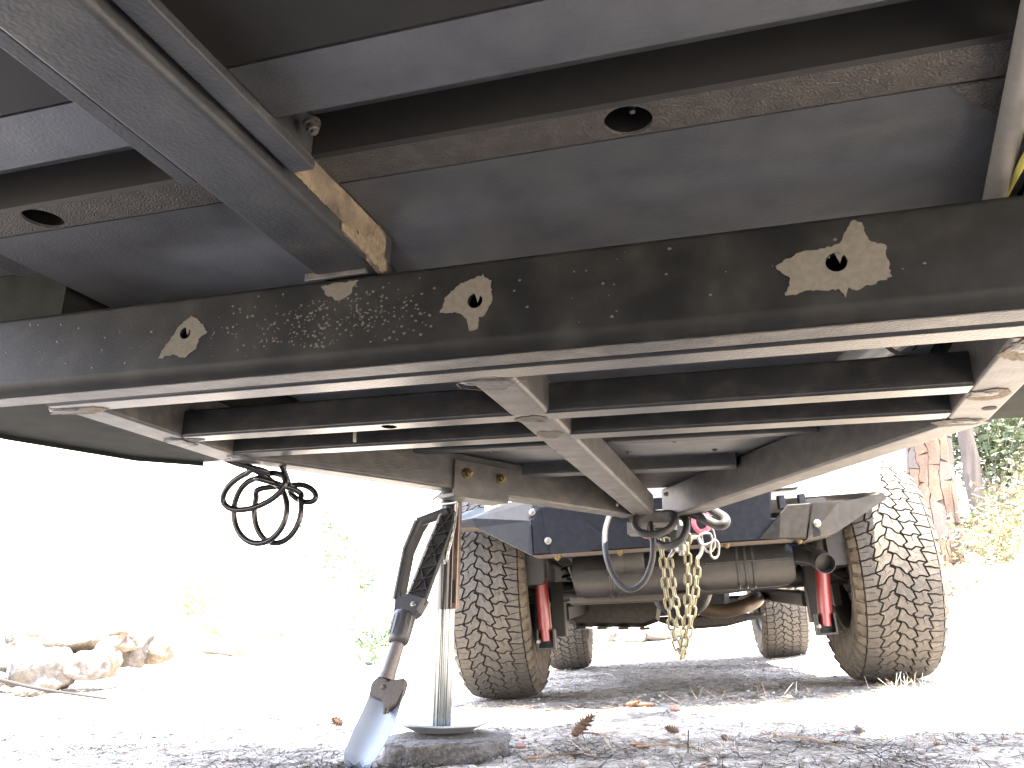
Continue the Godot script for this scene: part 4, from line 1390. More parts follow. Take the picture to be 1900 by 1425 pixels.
# ------------------------------------------------------------------ loose things about the hitch and the jack
func make_around_trailer() -> void:
	# black hose looped below the left front corner
	var o := T(-1.0, .33, 1.42)
	var mb := MB.new()
	var hp := []
	# rings drawn out in a hanging plane: centre x, y, half-width, half-height, tilt, start angle, end angle, forward
	var ring := [[-.06, .0, .0, .0, 0., 0., 0., 1.37], [.485, .048, .062, .028, -.30, 1.2, -5.1, 1.43], [.490, .082, .052, .055, 0., 1.0, -5.0, 1.45], [.510, .078, .046, .056, 0., .7, -3.9, 1.48], [.550, .044, .026, .014, .35, 2.6, -2.6, 1.50]]
	hp.append(T(-1.085, .345, 1.36)); hp.append(T(-1.03, .320, 1.39)); hp.append(T(-.975, .305, 1.42))
	for q in ring.slice(1):
		var n := int(abs(q[6] - q[5]) / .35)
		for k in n + 1:
			var an: float = lerp(q[5], q[6], float(k) / n)
			var v2 := Vector2(q[2] * cos(an), q[3] * sin(an)).rotated(-q[4])
			hp.append(T(-1.052 + (q[0] + v2.x - .445) * 1.08, .329 - (q[1] - v2.y) * 1.18 - .004, q[7] + .02 * sin(an * .5 + q[7])))
	hp.append(T(-.955, .30, 1.47)); hp.append(T(-.96, .345, 1.43))
	mb.rod(curve(hp, .005), .0062, 12)
	solo("coiled_hose", "glossy black hose tied in loops, hanging under the trailer's left front corner", "hose", mb.mesh(o), M.hose, o)
	# trailer wiring cable from the bumper socket down and back up to the coupler
	o = T(-.38, .2, 2.4)
	mb = MB.new()
	mb.rod(curve([T(-.475, .375, 2.62), T(-.466, .34, 2.52), T(-.46, .28, 2.42), T(-.445, .205, 2.36), T(-.415, .14, 2.34), T(-.375, .112, 2.33), T(-.335, .135, 2.33), T(-.312, .185, 2.33), T(-.306, .235, 2.33), T(-.315, .30, 2.36)], .006), .0085, 12)
	solo("wiring_cable", "dusty grey cable drooping in a deep bight between bumper socket and coupler", "cable", mb.mesh(o), M.cable, o)
	# heavy cable coiled about the coupler
	o = T(-.28, .27, 2.38)
	mb = MB.new()
	mb.rod(curve([T(-.33, .335, 2.36), T(-.350, .31, 2.33), T(-.352, .285, 2.31), T(-.33, .263, 2.295), T(-.295, .260, 2.29), T(-.26, .272, 2.30), T(-.245, .295, 2.32), T(-.248, .318, 2.35), T(-.28, .33, 2.40), T(-.32, .30, 2.42), T(-.318, .262, 2.40), T(-.29, .238, 2.36), T(-.255, .232, 2.33), T(-.225, .247, 2.32), T(-.212, .275, 2.33), T(-.215, .305, 2.36), T(-.235, .325, 2.39)], .006), .0105, 14)
	solo("brake_cable", "thick grey cable wound in two loops round the coupler nose", "cable", mb.mesh(o), M.cable, o)
	o = T(-.15, .3, 2.4)
	mb = MB.new()
	mb.rod(curve([T(-.245, .330, 2.38), T(-.20, .325, 2.36), T(-.155, .300, 2.33), T(-.125, .283, 2.31), T(-.105, .285, 2.30), T(-.105, .303, 2.32), T(-.135, .33, 2.37), T(-.165, .36, 2.42)], .006), .0135, 16)
	solo("air_hose", "thick grey hose bulging right of the coupler above the chains", "hose", mb.mesh(o), M.cable, o)
	# safety chains, each looped down between trailer and hitch
	for s in 2:
		var top := [[-.306, 2.44, -.243, 2.47], [-.225, 2.46, -.205, 2.50]][s] as Array
		var x0: float = -.300 if s == 0 else -.222
		var pts := []
		if s == 0:
			pts = [T(-.302, .27, 2.47), T(-.298, .19, 2.48), T(-.293, .10, 2.49), T(-.283, .015, 2.50), T(-.270, -.045, 2.51), T(-.257, -.070, 2.52), T(-.256, -.03, 2.545), T(-.270, .06, 2.56), T(-.283, .15, 2.57), T(-.290, .23, 2.575)]
		else:
			pts = [T(-.222, .28, 2.47), T(-.225, .20, 2.48), T(-.232, .10, 2.49), T(-.240, .015, 2.50), T(-.250, -.04, 2.51), T(-.262, -.074, 2.515), T(-.252, -.045, 2.55), T(-.232, .03, 2.56), T(-.214, .12, 2.57), T(-.205, .20, 2.575), T(-.205, .225, 2.575)]
		var cn := thing("safety_chain", ["yellowish steel safety chain nearer the drooping wiring cable, hanging in a long bight", "yellowish steel safety chain with the white hook, hanging in a long bight"][s], "chain", T(x0, .28, 2.47), Basis.IDENTITY, "safety chains at the coupler")
		chain(cn, "chain_link", curve(pts, .004), .040, .0255, .0040, M.gold_chain, cn.position)
		var hp2: Vector3 = pts[pts.size() - 1]
		mb = MB.new()
		mb.rod(curve([hp2 + Vector3(0, -.01, 0), hp2 + Vector3(.012, .008, 0), hp2 + Vector3(.014, .030, 0), hp2 + Vector3(.004, .052, .004), hp2 + Vector3(-.014, .052, .004), hp2 + Vector3(-.022, .040, .004)], .004), .0062, 10)
		part(cn, "hook", mb.mesh(cn.position), M.zinc)
	# quick links hanging right of the chains
	for s in 2:
		var q := T(-.170, .262, 2.46) if s == 0 else T(-.145, .232, 2.46)
		mb = MB.new()
		var lp := PackedVector3Array()
		var tilt := .25 if s == 0 else -.12
		var e1 := Vector3(cos(tilt), sin(tilt), .1).normalized()
		var e2 := Vector3(-sin(tilt), cos(tilt), 0)
		for k in 24:
			var an := TAU * k / 24
			lp.append(e1 * (.013 if s == 0 else .012) * cos(an) * (1.5 if s == 0 else 1.0) + e2 * ((.010 if s == 0 else .020) * sin(an) + .006 * sign(sin(an))))
		mb.rod(lp, .0034, 8, true)
		solo("breakaway_ring", ["short wide steel ring tied to the red shackle beside the chains", "long steel ring hanging lowest, right of the chains"][s], "ring", mb.mesh(), M.zinc, q)
	# ---- folding shovel leaning on the jack
	make_shovel()
	# ---- flat rock under the jack's foot
	var rn := FastNoiseLite.new()
	rn.seed = 5
	rn.frequency = 1.1
	rn.fractal_octaves = 4
	mb = MB.new()
	mb.lump(Vector3.ZERO, func(d: Vector3) -> Vector3:
		var e := Vector3(sign(d.x) * pow(abs(d.x), .75), sign(d.y) * pow(abs(d.y), .6), sign(d.z) * pow(abs(d.z), .65))
		var k := 1.0 + .20 * rn.get_noise_3dv(d * 1.3) + .05 * rn.get_noise_3dv(d * 6.0)
		var y := e.y * .060 * k
		if d.y > 0:
			y = min(y, .029 + .003 * rn.get_noise_3dv(d * 4.0)) - .012 * smoothstep(.75, 1.0, Vector2(d.x, d.z).length()) * (1.0 - d.y)
		return Vector3(e.x * .145 * k, y + e.x * .003, e.z * .130 * k), 64, 32)
	solo("flat_rock", "flat grey-brown rock lying under the jack's foot plate", "rock", mb.mesh(), M.rock_dark, T(-.738, -.266, 1.895))

func make_shovel() -> void:
	var B := T(-.863, -.287, 1.66)
	var rt := Basis(Vector3.UP, -YAW_T)
	var ex := rt * Vector3(1, 0, 0)
	var ey := rt * Vector3(0, .937, -.349)
	var sh := thing("folding_shovel", "black folding shovel with pierced D-handle leaning against the trailer jack", "shovel", B, Basis(ex, ey, ex.cross(ey)))
	var I := Transform3D.IDENTITY
	var mb := MB.new()
	# left leg, cross grip, right leg, neck of the D-handle
	var xf := Transform3D(Basis.IDENTITY, Vector3(0, 0, .012))
	mb.prism(PackedVector2Array([Vector2(.025, .371), Vector2(.050, .360), Vector2(.037, .392), Vector2(.036, .500), Vector2(.050, .560), Vector2(.060, .582), Vector2(.040, .576), Vector2(.024, .500)]), xf, .040, .003, true)
	var hd := part(sh, "handle", mb.mesh(), M.grip)
	mb = MB.new()
	mb.rod(PackedVector3Array([Vector3(.040, .575, 0), Vector3(.116, .603, 0)]), .0125, 18)
	part(hd, "cross_grip", mb.mesh(), M.grip)
	mb = MB.new()
	mb.prism(PackedVector2Array([Vector2(.060, .350), Vector2(.090, .340), Vector2(.104, .372), Vector2(.138, .560), Vector2(.134, .592), Vector2(.122, .612), Vector2(.108, .610), Vector2(.100, .590), Vector2(.086, .530), Vector2(.056, .386)]), Transform3D(Basis.IDENTITY, Vector3(0, 0, .006)), .010, .002, true)
	part(hd, "lattice_back", mb.mesh(), M.hole_dark)
	# rim of the lattice leg and its crossing ribs
	mb = MB.new()
	var rim := [Vector2(.056, .386), Vector2(.086, .530), Vector2(.100, .590), Vector2(.112, .612)]
	for i in 3:
		mb.beam(Vector3(rim[i].x, rim[i].y, .004), Vector3(rim[i + 1].x, rim[i + 1].y, .004), .014, .006, .002, Vector3(1, 0, 0))
	part(hd, "light_edge", mb.mesh(), M.grip_edge)
	mb = MB.new()
	var rim2 := [Vector2(.103, .372), Vector2(.138, .560), Vector2(.134, .592), Vector2(.122, .613), Vector2(.110, .613)]
	for i in 4:
		mb.beam(Vector3(rim2[i].x, rim2[i].y, .006), Vector3(rim2[i + 1].x, rim2[i + 1].y, .006), .012, .003, .001, Vector3(1, 0, 0))
	for k in 7:
		var y0 := .388 + k * .029
		var t0 := (y0 - .386) / .204
		mb.beam(Vector3(lerp(.058, .101, t0), y0, .008), Vector3(lerp(.106, .137, (y0 + .012 - .372) / .2), y0 + .012, .008), .007, .0022, .0008, Vector3(0, 1, 0))
	for k in 3:
		var y0 := .385 + k * .068
		mb.beam(Vector3(lerp(.104, .138, (y0 - .372) / .19), y0, .0085), Vector3(lerp(.064, .102, (y0 + .062 - .386) / .2), y0 + .066, .0085), .007, .002, .0008, Vector3(1, 0, 0))
		mb.beam(Vector3(lerp(.070, .104, (y0 - .386) / .2), y0 + .01, .0085), Vector3(lerp(.112, .137, (y0 + .05 - .372) / .2), y0 + .078, .0085), .006, .0018, .0008, Vector3(1, 0, 0))
	part(hd, "lattice_rib", mb.mesh(), M.plastic)
	mb = MB.new()
	mb.prism(PackedVector2Array([Vector2(.026, .371), Vector2(.030, .338), Vector2(.080, .332), Vector2(.092, .342), Vector2(.104, .374), Vector2(.060, .386)]), Transform3D(Basis.IDENTITY, Vector3(0, 0, .015)), .034, .004, true)
	part(hd, "neck", mb.mesh(), M.grip)
	bolt(hd, "rivet", Vector3(.078, .357, .015), Vector3(0, 0, 1), .007, .003, M.zinc, true)
	# thin pale edge of the left leg
	mb = MB.new()
	mb.beam(Vector3(.0235, .372, 0), Vector3(.0225, .500, 0), .034, .003, .001, Vector3(1, 0, 0))
	mb.beam(Vector3(.0225, .500, 0), Vector3(.038, .575, 0), .034, .003, .001, Vector3(1, 0, 0))
	part(hd, "light_edge", mb.mesh(), M.grip_edge)
	# ribbed collar
	var a0 := Vector3(.055, .338, 0)
	var a1 := Vector3(.051, .272, 0)
	mb = MB.new()
	mb.lathe(PackedVector2Array([Vector2(.0235, -.004), Vector2(.0255, 0), Vector2(.0245, .055), Vector2(.0225, .064), Vector2(.019, .068)]), a0, a1 - a0, 28)
	var co := part(sh, "locking_collar", mb.mesh(), M.grip)
	for k in 14:
		var an := TAU * k / 14
		var e := Vector3(cos(an), 0, sin(an))
		mb = MB.new()
		mb.beam(a0 + e * .0252 + Vector3(0, -.004, 0), a1 + e * .0242 + Vector3(0, .014, 0), .004, .003, .001, e)
		part(co, "grip_rib", mb.mesh(), M.grip)
	mb = MB.new()
	mb.rod(PackedVector3Array([Vector3(.052, .275, 0), Vector3(.043, .205, 0), Vector3(.041, .195, 0), Vector3(.0405, .189, 0)]), .015, 22, false, PackedFloat32Array([.0155, .0175, .0195, .0205]))
	part(sh, "shaft", mb.mesh(), M.shaft)
	mb = MB.new()
	mb.prism(PackedVector2Array([Vector2(.030, .192), Vector2(.048, .190), Vector2(.050, .184), Vector2(.070, .188), Vector2(.088, .191), Vector2(.092, .182), Vector2(.090, .164), Vector2(.080, .134), Vector2(.066, .124), Vector2(.054, .124), Vector2(.047, .141), Vector2(.024, .148), Vector2(.014, .156), Vector2(.013, .176), Vector2(.019, .187)]), Transform3D(Basis.IDENTITY, Vector3(0, 0, .014)), .024, .003, true)
	var hg := part(sh, "hinge", mb.mesh(), M.hinge)
	bolt(hg, "hinge_rivet", Vector3(.045, .170, .014), Vector3(0, 0, 1), .006, .004, M.hinge, true)
	mb = MB.new()
	mb.beam(Vector3(.056, .135, .012), Vector3(.058, .115, .008), .006, .006, .002, Vector3(0, 0, 1))
	mb.beam(Vector3(.067, .135, .012), Vector3(.064, .117, .008), .005, .006, .002, Vector3(0, 0, 1))
	part(hg, "strap", mb.mesh(), M.hinge)
	# dished blade as a thin shell
	mb = MB.new()
	var prof := [[.168, .012, .092], [.15, .012, .091], [.12, .005, .088], [.09, -.004, .083], [.06, -.012, .074], [.035, -.017, .063], [.015, -.012, .052], [.0, .006, .042], [-.008, .022, .030]]
	var nx := 12
	var grid := []
	for lay in [0, 1]:
		var rows := []
		for q in prof:
			var row := PackedVector3Array()
			for i in nx + 1:
				var t := float(i) / nx
				var dish := .014 * pow(2.0 * t - 1.0, 2.0)
				row.append(Vector3(lerp(q[1], q[2], t), q[0], dish - .006 - lay * .0022))
			rows.append(row)
		grid.append(rows)
	for j in prof.size() - 1:
		for i in nx:
			mb.quad(grid[0][j][i], grid[0][j + 1][i], grid[0][j + 1][i + 1], grid[0][j][i + 1])
			mb.quad(grid[1][j][i + 1], grid[1][j + 1][i + 1], grid[1][j + 1][i], grid[1][j][i])
		for i in [0, nx]:
			mb.quad(grid[0][j][i], grid[1][j][i], grid[1][j + 1][i], grid[0][j + 1][i])
	part(sh, "blade", mb.mesh(), M.blade)

# ------------------------------------------------------------------ stones, trees, shrubs
func stone_mesh(size: Vector3, sd: int, flat := .75) -> ArrayMesh:
	var rn := FastNoiseLite.new()
	rn.seed = sd
	rn.frequency = .9
	rn.fractal_octaves = 4
	var cell := FastNoiseLite.new()
	cell.seed = sd + 5
	cell.noise_type = FastNoiseLite.TYPE_CELLULAR
	cell.frequency = .8
	var mb := MB.new()
	mb.lump(Vector3.ZERO, func(d: Vector3) -> Vector3:
		var e := Vector3(sign(d.x) * pow(abs(d.x), flat), sign(d.y) * pow(abs(d.y), flat), sign(d.z) * pow(abs(d.z), flat))
		var k := 1.0 + .30 * rn.get_noise_3dv(d) + .14 * cell.get_noise_3dv(d * 1.6) + .04 * rn.get_noise_3dv(d * 6.0)
		return e * size * k * .5, 40, 22)
	return mb.mesh()

func leafy(n: int, shape: Callable, size: float, cols: Array, sd: int) -> ArrayMesh:
	var r := RandomNumberGenerator.new()
	r.seed = sd
	var mb := MB.new()
	mb.uc = true
	for i in n:
		var p: Vector3 = shape.call(r)
		var c: Color = cols[r.randi() % cols.size()]
		mb.col = c * r.randf_range(.75, 1.2)
		mb.col.a = 1.0
		var a := Vector3(r.randfn(), r.randfn() * .6, r.randfn()).normalized()
		var b := a.cross(Vector3(r.randfn(), r.randfn(), r.randfn())).normalized()
		var l := size * r.randf_range(.6, 1.3)
		var w := l * r.randf_range(.25, .45)
		mb.quad(p - a * l, p + b * w, p + a * l, p - b * w)
	return mb.mesh()

func make_tree(called: String, label: String, at: Vector3, h: float, r0: float, lean: Vector3, bark: Material, crown_from: float, crown_r: float, leaves: int, sd: int, group := "", plates := false, proto: Node3D = null) -> Node3D:
	var t: Node3D
	t = thing(called, label, "tree", at, Basis.IDENTITY, group)
	var r := RandomNumberGenerator.new()
	r.seed = sd
	var mb := MB.new()
	var nz := FastNoiseLite.new()
	nz.seed = sd
	nz.frequency = 1.3
	nz.fractal_octaves = 4
	var seg := 56 if plates else 20
	var rings := 90 if plates else 30
	var top := h
	var pt := func(j: int, i: int) -> Vector3:
		var y := pow(float(j) / rings, 1.6) * top
		var an := TAU * i / seg
		var k := r0 * (1.0 - .8 * y / top) * (1.0 + .28 * exp(-y / (r0 * 1.2)))
		var q := Vector3(cos(an), 0, sin(an))
		var bump := nz.get_noise_3d(q.x * 2.2, y * (.8 if plates else 1.2), q.z * 2.2) * (.10 if plates else .14)
		if plates:
			bump += -.10 * pow(1.0 - abs(nz.get_noise_3d(q.x * 4.5 + 9.0, y * 1.1, q.z * 4.5)), 9.0)
		return q * k * (1.0 + bump) + lean * y + Vector3(0, y - .15, 0) + Vector3(nz.get_noise_1d(y * .4) * .25 * y / 3.0, 0, 0) * (0.0 if plates else 1.0)
	for j in rings:
		for i in seg:
			mb.quad(pt.call(j, i + 1), pt.call(j, i), pt.call(j + 1, i), pt.call(j + 1, i + 1))
	part(t, "trunk", mb.mesh(), bark)
	if plates:
		# irregular plates of bark, tiled over the trunk's lower part with dark furrows between
		var nc := 12
		var bx := func(c: int, y: float) -> float:
			return c + .42 * nz.get_noise_2d(posmod(c, nc) * 37.0, y * 1.1) + .16 * nz.get_noise_2d(posmod(c, nc) * 37.0 + 500.0, y * 5.0)
		var R := func(x: float, y: float, h2: float) -> Vector3:
			var an := TAU * x / nc
			var kk := r0 * (1.0 - .8 * maxf(y, 0.0) / top) * (1.0 + .22 * exp(-maxf(y, 0.0) / (r0 * 1.0)))
			return Vector3(cos(an), 0, sin(an)) * (kk * 1.0 + h2) + lean * y + Vector3(0, y - .08, 0)
		for c in nc:
			var y0 := -.15 - r.randf() * .2
			while y0 < 3.4:
				var y1 := y0 + r.randf_range(.16, .46)
				var g := .006
				var sl0 := r.randf_range(-.10, .10)
				var sl1 := r.randf_range(-.10, .10)
				var off := r.randf_range(.006, .020)
				mb = MB.new()
				var rows2 := []
				for m in 6:
					var t2 := m / 5.0
					var row := PackedVector3Array()
					for w in 4:
						var y: float = lerp(y0 + g + sl0 * (w / 3.0 - .5), y1 - g + sl1 * (w / 3.0 - .5), t2)
						var xa: float = bx.call(c, y) + .032
						var xb2: float = bx.call(c + 1, y) + 0.0 - .032
						row.append(R.call(lerp(xa, xb2, w / 3.0), y, off + .008 * sin(PI * w / 3.0) + .006 * nz.get_noise_2d(w * 30.0 + c * 9.0, y * 14.0)))
					rows2.append(row)
				for m in 5:
					for w in 3:
						mb.quad(rows2[m][w + 1], rows2[m][w], rows2[m + 1][w], rows2[m + 1][w + 1])
				var ax2 := lean * y0 + Vector3(0, y0, 0)
				var inn := func(q: Vector3) -> Vector3: return q - Vector3(q.x - lean.x * q.y, 0, q.z - lean.z * q.y).normalized() * .05
				for m in 5:
					mb.quad(rows2[m][0], inn.call(rows2[m][0]), inn.call(rows2[m + 1][0]), rows2[m + 1][0])
					mb.quad(inn.call(rows2[m][3]), rows2[m][3], rows2[m + 1][3], inn.call(rows2[m + 1][3]))
				for w in 3:
					mb.quad(rows2[0][w], rows2[0][w + 1], inn.call(rows2[0][w + 1]), inn.call(rows2[0][w]))
					mb.quad(rows2[5][w + 1], rows2[5][w], inn.call(rows2[5][w]), inn.call(rows2[5][w + 1]))
				part(t, "bark_plate", mb.mesh(), [M.bark, M.bark, M.bark_grey][r.randi() % 3])
				y0 = y1
	if leaves > 0:
		var limbs := MB.new()
		for k in 16:
			var y := lerp(crown_from, h * .93, r.randf())
			var an := r.randf() * TAU
			var l = crown_r * r.randf_range(.5, 1.0) * (1.0 - .6 * (y - crown_from) / (h - crown_from + .01))
			var b = lean * y + Vector3(0, y - .15, 0)
			limbs.rod(PackedVector3Array([b, b + Vector3(cos(an) * l * .5, l * .12, sin(an) * l * .5), b + Vector3(cos(an) * l, l * .1, sin(an) * l)]), .04, 6, false, PackedFloat32Array([r0 * .22, r0 * .13, r0 * .04]))
		part(t, "limbs", limbs.mesh(), bark)
		var clumps := []
		for k in 40:
			var y := lerp(crown_from, h, r.randf())
			var l = crown_r * (1.0 - .75 * (y - crown_from) / (h - crown_from + .01))
			var an := r.randf() * TAU
			var d = sqrt(r.randf()) * l
			clumps.append([lean * y + Vector3(cos(an) * d, y, sin(an) * d), crown_r * r.randf_range(.14, .28)])
		var mesh := leafy(leaves, func(rr: RandomNumberGenerator) -> Vector3:
			var c: Array = clumps[rr.randi() % clumps.size()]
			return c[0] + Vector3(rr.randfn(), rr.randfn() * .6, rr.randfn()) * c[1], .10 + crown_r * .012, [Color(.055, .085, .03), Color(.08, .115, .04), Color(.04, .065, .028), Color(.10, .12, .05)], sd + 3)
		part(t, "crown", mesh, M.leaf)
	return t

func make_shrub(called: String, label: String, at: Vector3, w: float, h: float, n: int, cols: Array, leaf: float, sd: int, group := "", twigs := 7) -> Node3D:
	var t := thing(called, label, "shrub", at, Basis.IDENTITY, group)
	var r := RandomNumberGenerator.new()
	r.seed = sd
	var mb := MB.new()
	var tips := []
	for k in twigs:
		var an := r.randf() * TAU
		var d := w * .5 * sqrt(r.randf())
		var tip := Vector3(cos(an) * d, h * r.randf_range(.55, 1.0), sin(an) * d)
		tips.append(tip)
		mb.rod(curve([Vector3(r.randfn() * .03, -.05, r.randfn() * .03), tip * .45 + Vector3(0, h * .12, 0), tip], .08), .008, 5, false)
	part(t, "stems", mb.mesh(), M.stem)
	var mesh := leafy(n, func(rr: RandomNumberGenerator) -> Vector3:
		var tip: Vector3 = tips[rr.randi() % tips.size()]
		return tip * rr.randf_range(.35, 1.02) + Vector3(rr.randfn(), rr.randfn(), rr.randfn()) * w * .09, leaf, cols, sd + 1)
	part(t, "foliage", mesh, M.leaf)
	return t

func make_surroundings() -> void:
	# ---- heap of stones to the left; x, y give the middle above the ground, d the distance along -Z
	var S := [
		["broad flat tan slab lying across the top of the stone heap", -2.66, .29, -5.25, .62, .19, .40, 1, true],
		["rounded pale boulder with a dark underside left of the heap's middle", -3.02, .155, -5.05, .31, .17, .26, 2, false],
		["small oval tan stone wedged under the slab's left end", -2.86, .235, -5.10, .215, .115, .2, 3, true],
		["large grey-blue boulder low in the middle of the heap", -2.66, .10, -4.92, .31, .22, .26, 4, false],
		["rounded white stone at the heap's lower front edge, under the slab", -2.44, .115, -4.95, .20, .14, .18, 5, false],
		["tan angular stone standing apart at the slab's far end", -2.27, .235, -5.50, .17, .17, .16, 6, true],
		["dark-sided block propping the slab's front corner", -2.40, .17, -5.10, .13, .17, .2, 7, true],
		["squarish stone topmost at the heap's outer end beyond the boulder", -3.32, .33, -5.20, .22, .13, .24, 8, false],
		["flattish pale stone between the topmost stone and the rounded boulder", -3.28, .22, -5.10, .30, .13, .24, 9, false],
		["wide blue-grey stone half sunk in the dust in front of the heap", -3.02, .02, -4.72, .30, .17, .24, 10, false],
		["fist-sized pinkish stone under the dark branch", -2.82, .045, -4.72, .12, .075, .1, 11, false],
		["low flat lavender stone lying alone before the heap", -2.52, .0, -4.55, .125, .05, .1, 12, false],
		["big bleached boulder behind the heap, under the sky", -2.98, .29, -5.45, .34, .22, .3, 13, false],
		["bleached block at the slab's inner end, behind the standing stone", -2.42, .27, -5.40, .26, .26, .25, 14, false]]
	for s in S:
		var at := on_ground(s[1], s[3], s[2] + (.03 if s[2] < .12 else .0))
		solo("stone", s[0], "stone", stone_mesh(Vector3(s[4], s[5], s[6]) * 1.22, s[7] * 11, .82), M.rock_tan if s[8] else M.rock, at, "stones heaped left of the trailer")
	# thin dark branch lying over the heap's foot
	var mb := MB.new()
	var bo := on_ground(-2.6, -4.6)
	var bpts := curve([on_ground(-3.2, -4.45, .15), on_ground(-2.9, -4.42, .145), on_ground(-2.62, -4.40, .10), on_ground(-2.38, -4.38, .055), on_ground(-2.02, -4.36, .010)], .03)
	var rad := PackedFloat32Array()
	for i in bpts.size():
		rad.append(lerp(.014, .006, float(i) / bpts.size()))
	mb.rod(bpts, .01, 8, false, rad)
	solo("fallen_branch", "thin dark branch lying in front of the stone heap", "branch", mb.mesh(bo), M.stick, bo)
	mb = MB.new()
	bo = on_ground(-2.0, -5.0)
	mb.rod(curve([on_ground(-2.2, -5.1, .03), on_ground(-2.12, -5.05, .02), on_ground(-2.0, -5.0, .012), on_ground(-1.84, -4.97, .02)], .03), .012, 7)
	mb.rod(curve([on_ground(-2.06, -5.02, .02), on_ground(-2.10, -5.04, .06), on_ground(-2.14, -5.0, .075)], .03), .007, 6)
	mb.rod(curve([on_ground(-2.09, -5.03, .05), on_ground(-2.05, -5.05, .07)], .02), .006, 6)
	solo("dry_twig", "forked brown twig lying right of the stone heap", "twig", mb.mesh(bo), M.wood, bo)
	# weathered log beyond
	mb = MB.new()
	bo = on_ground(-3.05, -9.2)
	mb.rod(curve([on_ground(-3.30, -9.25, .05), on_ground(-3.1, -9.2, .06), on_ground(-2.86, -9.1, .03)], .05), .055, 10)
	mb.rod(curve([on_ground(-3.0, -9.18, .1), on_ground(-2.8, -9.05, .05)], .05), .025, 7)
	solo("rotten_log", "short rotten tan log lying beyond the stones", "log", mb.mesh(bo), M.wood, bo)
	# ---- pines on the bank to the right
	var tr := make_tree("pine_tree", "thick pine trunk with plated pinkish bark on the bank beyond the rear tyre", on_ground(5.17, -10.0), 16.0, .27, Vector3(.075, 0, .0), M.bark_gap, 7.0, 3.2, 5200, 11, "", true)
	make_tree("pine_tree", "slender leaning pine trunk just behind the thick plated pine", on_ground(6.95, -11.9), 12.0, .125, Vector3(-.07, 0, 0), M.bark_grey, 6.0, 2.0, 2400, 12)
	make_tree("pine_tree", "thin straight grey trunk farthest back in the brush behind the thick pine", on_ground(10.4, -16.0), 13.0, .15, Vector3(-.03, 0, 0), M.bark_grey, 6.0, 2.2, 2400, 13)
	make_tree("pine_tree", "bleached slim trunk rising beyond the stone heap, its foot among weeds", on_ground(-5.1, -12.9), 12.0, .15, Vector3(.02, 0, 0), M.bark_pale, 6.5, 2.2, 2400, 14)
	var far := [[15.5, -22.0], [13.0, -27.0], [3.0, -30.0], [8.5, -25.0], [19.5, -26.0], [-1.0, -34.0]]
	var fl := ["far pine high on the bank behind the brush", "far pine on the bank between brush and thick pine", "far pine on the slope straight behind the car", "far pine on the slope just beyond the thick pine", "far pine outermost up the bank, past the brush", "far pine farthest up the slope in line with the jack"]
	var proto: Node3D = null
	for i in far.size():
		var p := on_ground(far[i][0], far[i][1])
		if proto == null:
			proto = make_tree("far_pine_tree", fl[i], p, 13.0, .2, Vector3.ZERO, M.bark_grey, 2.6, 2.6, 3600, 21, "pines on the far slope")
		else:
			var c: Node3D = proto.duplicate()
			c.name = numbered(self, "far_pine_tree")
			add_child(c, true)
			c.position = p
			c.rotation.y = i * 1.3
			c.scale = Vector3.ONE * (.8 + .08 * (i % 5))
			c.set_meta("label", fl[i])
	# unseen tree added behind the trailer's left side so its crown shades the dust
	make_tree("added_shade_tree", "unseen tall pine left of the trailer, added to shade the dust before the stones", on_ground(-3.6, 1.0), 9.5, .2, Vector3(.26, 0, -.21), M.bark_grey, 6.0, 1.9, 4200, 31)
	# ---- brush on the right bank and weeds on the left
	var g1 := [Color(.07, .105, .05), Color(.10, .13, .07), Color(.13, .15, .09), Color(.05, .07, .04)]
	var g2 := [Color(.22, .26, .06), Color(.14, .19, .05), Color(.30, .30, .09)]
	var g3 := [Color(.10, .16, .09), Color(.07, .12, .06)]
	var g4 := [Color(.26, .24, .13), Color(.16, .19, .09), Color(.20, .15, .11)]
